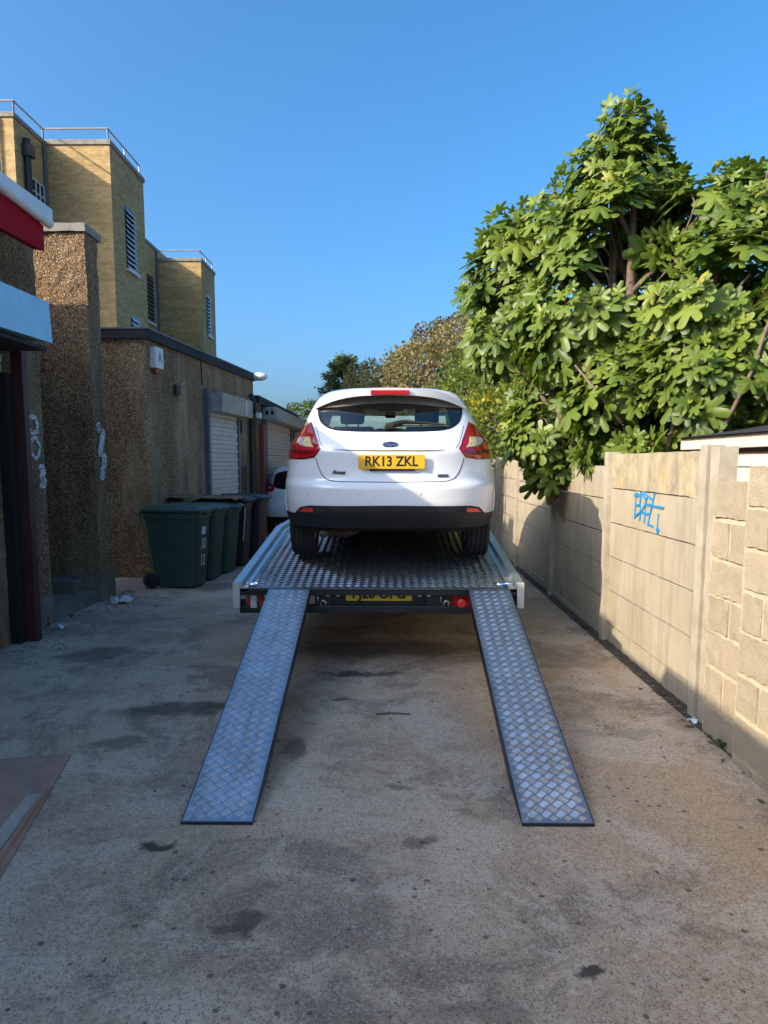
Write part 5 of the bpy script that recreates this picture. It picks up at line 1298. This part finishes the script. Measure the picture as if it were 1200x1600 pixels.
def blob_points(blobs, n, rg, inner=.25):
    """points near the skin of a union of ellipsoids, with the outward direction"""
    B_ = np.array(blobs, float); w = B_[:, 3]*B_[:, 4]+B_[:, 4]*B_[:, 5]+B_[:, 3]*B_[:, 5]; P, D = [], []
    while sum(len(q) for q in P) < n:
        k = rg.choice(len(B_), n, p=w/w.sum()); d = rg.normal(size=(n, 3)); d /= np.linalg.norm(d, axis=1, keepdims=True)
        rad = np.where(rg.random(n) < inner, rg.random(n)**.5, 1-.16*np.abs(rg.normal(size=n)))*(1+.10*np.sin(d[:, 0]*7+k)+.09*np.cos(d[:, 2]*9+d[:, 1]*6+k*2))
        p = B_[k, :3]+d*B_[k, 3:6]*rad[:, None]
        ins = np.zeros(n)
        for b in B_: ins += (np.sum(((p-b[:3])/b[3:6])**2, axis=1) < .62)
        keep = (ins == 0) | (rg.random(n) < inner*.5)
        P.append(p[keep]); D.append(d[keep])
    return np.concatenate(P)[:n], np.concatenate(D)[:n]
def limbs(mb, base, blobs, r0, rg, forks=2):
    base = np.array(base, float)
    for b in blobs:
        tgt = np.array(b[:3]); mid = base*.45+tgt*.55+rg.normal(size=3)*.12*np.array((1, 1, .4)); mid[2] = base[2]*.35+tgt[2]*.65-.15
        st = base+np.array((rg.normal()*.12, rg.normal()*.12, 0))
        pts = [st, st*.6+mid*.4+rg.normal(size=3)*.06, mid, mid*.4+tgt*.6+rg.normal(size=3)*.05, tgt]
        mb.tube(pts, [r0, r0*.8, r0*.6, r0*.45, r0*.28], 7)
        for _ in range(forks*3):
            e = tgt+rg.normal(size=3)*np.array(b[3:6])*.36; e[2] += .15*b[5]; q = mid*.25+tgt*.75
            mb.tube([q, q*.5+e*.5+rg.normal(size=3)*.06, e], [r0*.3, r0*.2, r0*.1], 5)

# fig tree leaning over the fence
FIG = [(2.40, 7.7, 3.30, 1.15, 1.0, .95), (2.33, 7.6, 4.80, .36, .38, .42), (2.28, 7.6, 4.42, .62, .6, .50), (2.30, 7.6, 3.95, .88, .75, .55), (3.25, 7.2, 3.95, .60, .6, .48), (3.05, 6.9, 3.15, .92, .85, .80),
       (3.85, 7.0, 3.3, .9, .8, .8), (1.50, 8.3, 3.55, .50, .55, .50), (1.22, 8.6, 3.15, .46, .5, .42), (1.95, 8.4, 2.65, .66, .6, .55), (1.75, 8.2, 2.02, .50, .5, .36), (2.35, 7.2, 2.35, .80, .6, .48),
       (2.95, 6.5, 2.42, .75, .55, .45), (1.80, 8.3, 1.62, .24, .45, .25), (3.6, 6.3, 2.7, .8, .5, .6), (2.33, 7.4, 5.0, .26, .26, .24), (2.95, 7.2, 4.05, .50, .5, .42), (1.15, 8.4, 3.75, .36, .4, .36), (1.30, 8.3, 4.10, .30, .40, .34), (1.75, 8.0, 4.15, .45, .5, .40), (3.5, 7.1, 4.15, .42, .45, .36), (4.1, 7.2, 3.65, .6, .6, .45), (2.6, 7.5, 4.55, .42, .42, .36), (1.05, 8.8, 3.55, .28, .4, .30), (2.1, 9.2, 2.15, .45, .6, .5), (2.65, 8.0, 1.95, .9, .6, .5), (2.35, 7.2, 1.90, .62, .42, .30), (2.75, 6.6, 2.0, .5, .35, .28), (2.9, 7.6, 2.9, 1.2, .8, .8)]
fig = thing('fig_tree', 'big fig tree with broad lobed leaves reaching over the concrete fence', 'tree', (2.75, 7.7, 0))
mb = MB(); rg = np.random.default_rng(5); limbs(mb, (2.75, 7.7, 0), FIG, .055, rg, 2)
for a in ((2.75, 6.2, 1.7, 3.15, 5.9, 3.2), (2.5, 6.6, 1.6, 2.55, 6.35, 2.9), (2.2, 6.9, 2.0, 1.75, 6.95, 2.55)):
    mb.tube([a[:3], tuple((np.array(a[:3])+np.array(a[3:]))/2+np.array((.05, 0, -.05))), a[3:]], [.022, .018, .009], 6)
mb.tube([(2.75, 7.6, 0), (2.5, 7.45, 1.8), (2.36, 7.3, 3.0), (2.38, 7.35, 4.1), (2.33, 7.5, 5.0)], [.085, .07, .05, .034, .012], 8)
for a, b_ in (((2.37, 7.3, 3.1), (1.7, 7.5, 3.9)), ((2.37, 7.3, 3.3), (2.95, 7.1, 4.0)), ((2.38, 7.35, 3.8), (2.0, 7.2, 4.5)), ((2.45, 7.4, 2.2), (1.6, 8.0, 3.1)), ((2.45, 7.4, 2.3), (3.2, 6.6, 3.3))):
    a, b_ = np.array(a), np.array(b_); mb.tube([a, a*.5+b_*.5+np.array((0, 0, -.06)), b_], [.03, .022, .009], 6)
mb.build('trunk', 'bark', fig, smooth=True)
ns = 1000; P, D = blob_points(FIG, ns, rg, .22)
it = dict(p=[], d=[], n=[], s=[], t=[], c=[])
for p, d in zip(P, D):
    if mnoise.noise(Vector((p[0]*1.5+3, p[1]*1.5, p[2]*1.7)))+.25*mnoise.noise(Vector((p[0]*4, p[1]*4, p[2]*4))) < -.19: continue
    ax_ = d*.8+np.array((0, 0, .75)); ax_ /= np.linalg.norm(ax_); k = rg.integers(6, 10); ph = rg.random()*6.28; tn = rg.random()
    a = np.cross(ax_, (0, 0, 1)+rg.normal(size=3)*.2); a /= np.linalg.norm(a); b = np.cross(ax_, a)
    for i in range(k):
        th = ph+i*2.4; rad = a*math.cos(th)+b*math.sin(th); age = i/(k-1)                 # old leaves low and wide, young ones upright
        dr = rad*(.55+.6*age)+ax_*(.75-.75*age)-np.array((0, 0, .10+.34*age)); dr /= np.linalg.norm(dr)
        up_ = ax_*.7+np.array((-.25, -.15, .35))+d*.8+rg.normal(size=3)*.34
        s = (.09+.12*age)*rg.uniform(.62, 1.28)*(1.0 if p[2] < 4.6 else .85)
        st_ = p-ax_*(.02+.16*age)+dr*(.03+.06*age)
        if st_[0] < 1.92 and st_[2] < 1.05: continue
        it['p'].append(st_); it['d'].append(dr); it['n'].append(up_); it['s'].append(s); it['c'].append(rg.uniform(.5, 2.0))
        it['t'].append(np.clip(.08+.42*tn+.42*rg.random()+.14*(1-age), 0, .97) if rg.random() > .0025 else 1.0)
it = {k: np.array(v) for k, v in it.items()}
leaves_mesh('crown', 'fig_leaf', it, leaf_template(), fig)

def bush(name, label, cat, base, blobs, n, size, m, seed, r0=.06, bark='bark_grey', asp=.42, up=.35, group=None, inner=.25):
    t = thing(name, label, cat, base, group=group); rg = np.random.default_rng(seed)
    mb = MB(); limbs(mb, base, blobs, r0, rg, 1); mb.build('trunk', bark, t, smooth=True)
    P, D = blob_points(blobs, n, rg, inner)
    d = D+rg.normal(size=P.shape)*.75+np.array((0, 0, up)); nn_ = D*.6+np.array((0, 0, .6))+rg.normal(size=P.shape)*.6
    clump = np.array([mnoise.noise(Vector(p*1.6)) for p in P])
    it = dict(p=P, d=d, n=nn_, s=size*rg.uniform(.6, 1.35, n), t=np.clip(.45+.55*clump+.22*rg.normal(size=n), 0, 1), c=rg.uniform(.5, 2, n))
    leaves_mesh('crown', m, it, quad_template(asp), t); return t
G = 'bushes and trees beyond the fence'
bush('flowering_bush', 'yellow flecked green bush just left of the fig tree, above the fence', 'bush', (2.8, 12.5, 0), [(2.75, 12.2, 2.5, .9, 1.3, 1.1), (2.3, 14.5, 2.2, .9, 1.5, 1.0), (2.9, 14.6, 3.4, 1.0, 1.2, .9), (2.2, 16.8, 2.9, 1.1, 1.4, 1.3), (2.6, 17.6, 4.0, 1.0, 1.1, .9)], 15000, .08, 'leaf_yellow', 21, group=G)
bush('green_bush', 'dense mid green bush between the yellow flecked bush and the brown one', 'bush', (3.2, 17.5, 0), [(2.2, 19.6, 2.9, 1.2, 1.2, 1.4), (3.3, 19.5, 4.6, 1.1, 1.1, .9), (2.5, 20, 4.0, 1.0, 1.1, 1.0), (3.4, 18.4, 5.1, .7, .7, .5)], 8000, .09, 'leaf_mid', 22, group=G)
bush('brown_bush', 'broad bush of brown seed heads rising directly above the hatchback roof', 'bush', (2.4, 24, 0), [(1.6, 23.5, 3.9, 1.7, 1.6, 1.7), (2.9, 23, 4.9, 1.3, 1.3, 1.2), (.5, 25, 3.1, 1.3, 1.4, 1.5), (3.2, 22, 3.6, 1.1, 1.2, 1.6), (2.0, 22.2, 2.9, 1.5, 1.2, 1.4), (-.3, 25, 3.5, 1.1, 1.1, 1.6), (-.95, 25.5, 3.6, .9, .9, 1.5), (.9, 24, 4.3, 1.2, 1.2, 1.3), (2.2, 23.4, 5.3, 1.0, 1.0, .9)], 22000, .10, 'leaf_brown', 23, group=G, inner=.35)
bush('plum_bush', 'dark plum leaved shrub poking out along the top of the brown bush', 'bush', (2.4, 27, 0), [(1.5, 26.6, 5.6, .8, .8, .9), (2.4, 26.8, 6.2, .9, .8, .8), (.6, 27, 4.9, .8, .8, .8)], 4200, .085, 'leaf_plum', 24, r0=.05, group=G, inner=.4)
bush('ragged_tree', 'ragged dark green tree top behind the brown bush, highest of the far row', 'tree', (2.4, 31, 0), [(1.9, 31, 6.5, 1.1, 1.1, 1.1), (3.0, 31, 6.9, 1.0, 1, .9), (.8, 31, 5.7, .9, 1, .9), (3.6, 29, 7.4, .6, .6, .5), (2.5, 31, 4.5, 2, 1.2, 1.7)], 7000, .11, 'leaf_dark', 25, r0=.09, group=G, inner=.35)
def conifer(base, h, seed):
    t = thing('conifer', 'dark conifer with ragged drooping boughs at the left end of the far trees', 'tree', base, group=G); rg = np.random.default_rng(seed)
    mb = MB().tube([base, (base[0]+.1, base[1], h*.5), (base[0]+.05, base[1], h)], [.16, .11, .02], 8); P, Dv = [], []
    for i in range(95):
        z = h*(.25+.73*rg.random()); L = (1.7*(1-(z/h)**1.6)+.35)*rg.uniform(.5, 1.15); th = rg.random()*6.28; d = np.array((math.cos(th), math.sin(th), .22)); p0 = np.array((base[0], base[1], z))
        e = p0+d*L+np.array((0, 0, -.12*L)); mb.tube([p0, p0*.5+e*.5+np.array((0, 0, .06)), e], [.03, .02, .006], 5)
        for _ in range(170):
            f = rg.random()**.7; q = p0+(e-p0)*f+rg.normal(size=3)*np.array((.10, .10, .07))*(1.3-f*.6)-np.array((0, 0, .10*rg.random())); P.append(q); Dv.append(d+rg.normal(size=3)*.5-np.array((0, 0, .35)))
    mb.build('trunk', 'bark_grey', t, smooth=True); P = np.array(P); Dv = np.array(Dv); n = len(P)
    leaves_mesh('crown', 'leaf_dark', dict(p=P, d=Dv, n=rg.normal(size=(n, 3))+np.array((0, 0, 1)), s=.13*rg.uniform(.6, 1.3, n), t=np.clip(.4+.3*rg.normal(size=n), 0, 1), c=np.ones(n)), quad_template(.22), t)
conifer((-1.75, 27.5, 0), 5.7, 31)
bush('low_bush', 'low olive bush joining the conifer to the brown seed head bush', 'bush', (-.9, 28.5, 0), [(-.9, 28.5, 3.7, 1.0, .9, 1.2), (-1.7, 28.3, 3.2, .9, .9, 1.1), (0, 28.3, 4.2, .8, .8, 1.0)], 7000, .10, 'leaf_yellow', 33, group=G, inner=.35)
bush('distant_tree', 'rounded green tree far off between the garage and the hatchback', 'tree', (-7.3, 62, 0), [(-7.4, 62, 5.0, 1.9, 1.8, 1.8), (-6.6, 61, 3.4, 2.0, 2, 1.6), (-8.6, 62, 3.6, 1.6, 1.6, 1.5)], 9000, .17, 'leaf_mid', 26, r0=.2, group=G)
bush('hedge', 'low leafy hedge closing the far end of the yard', 'hedge', (-1.5, 38, 0), [(x, 38+.4*math.sin(x*2), 1.2, 1.2, .9, 1.3) for x in np.arange(-9, 3, 1.3)], 8000, .12, 'leaf_mid', 27, r0=.05)
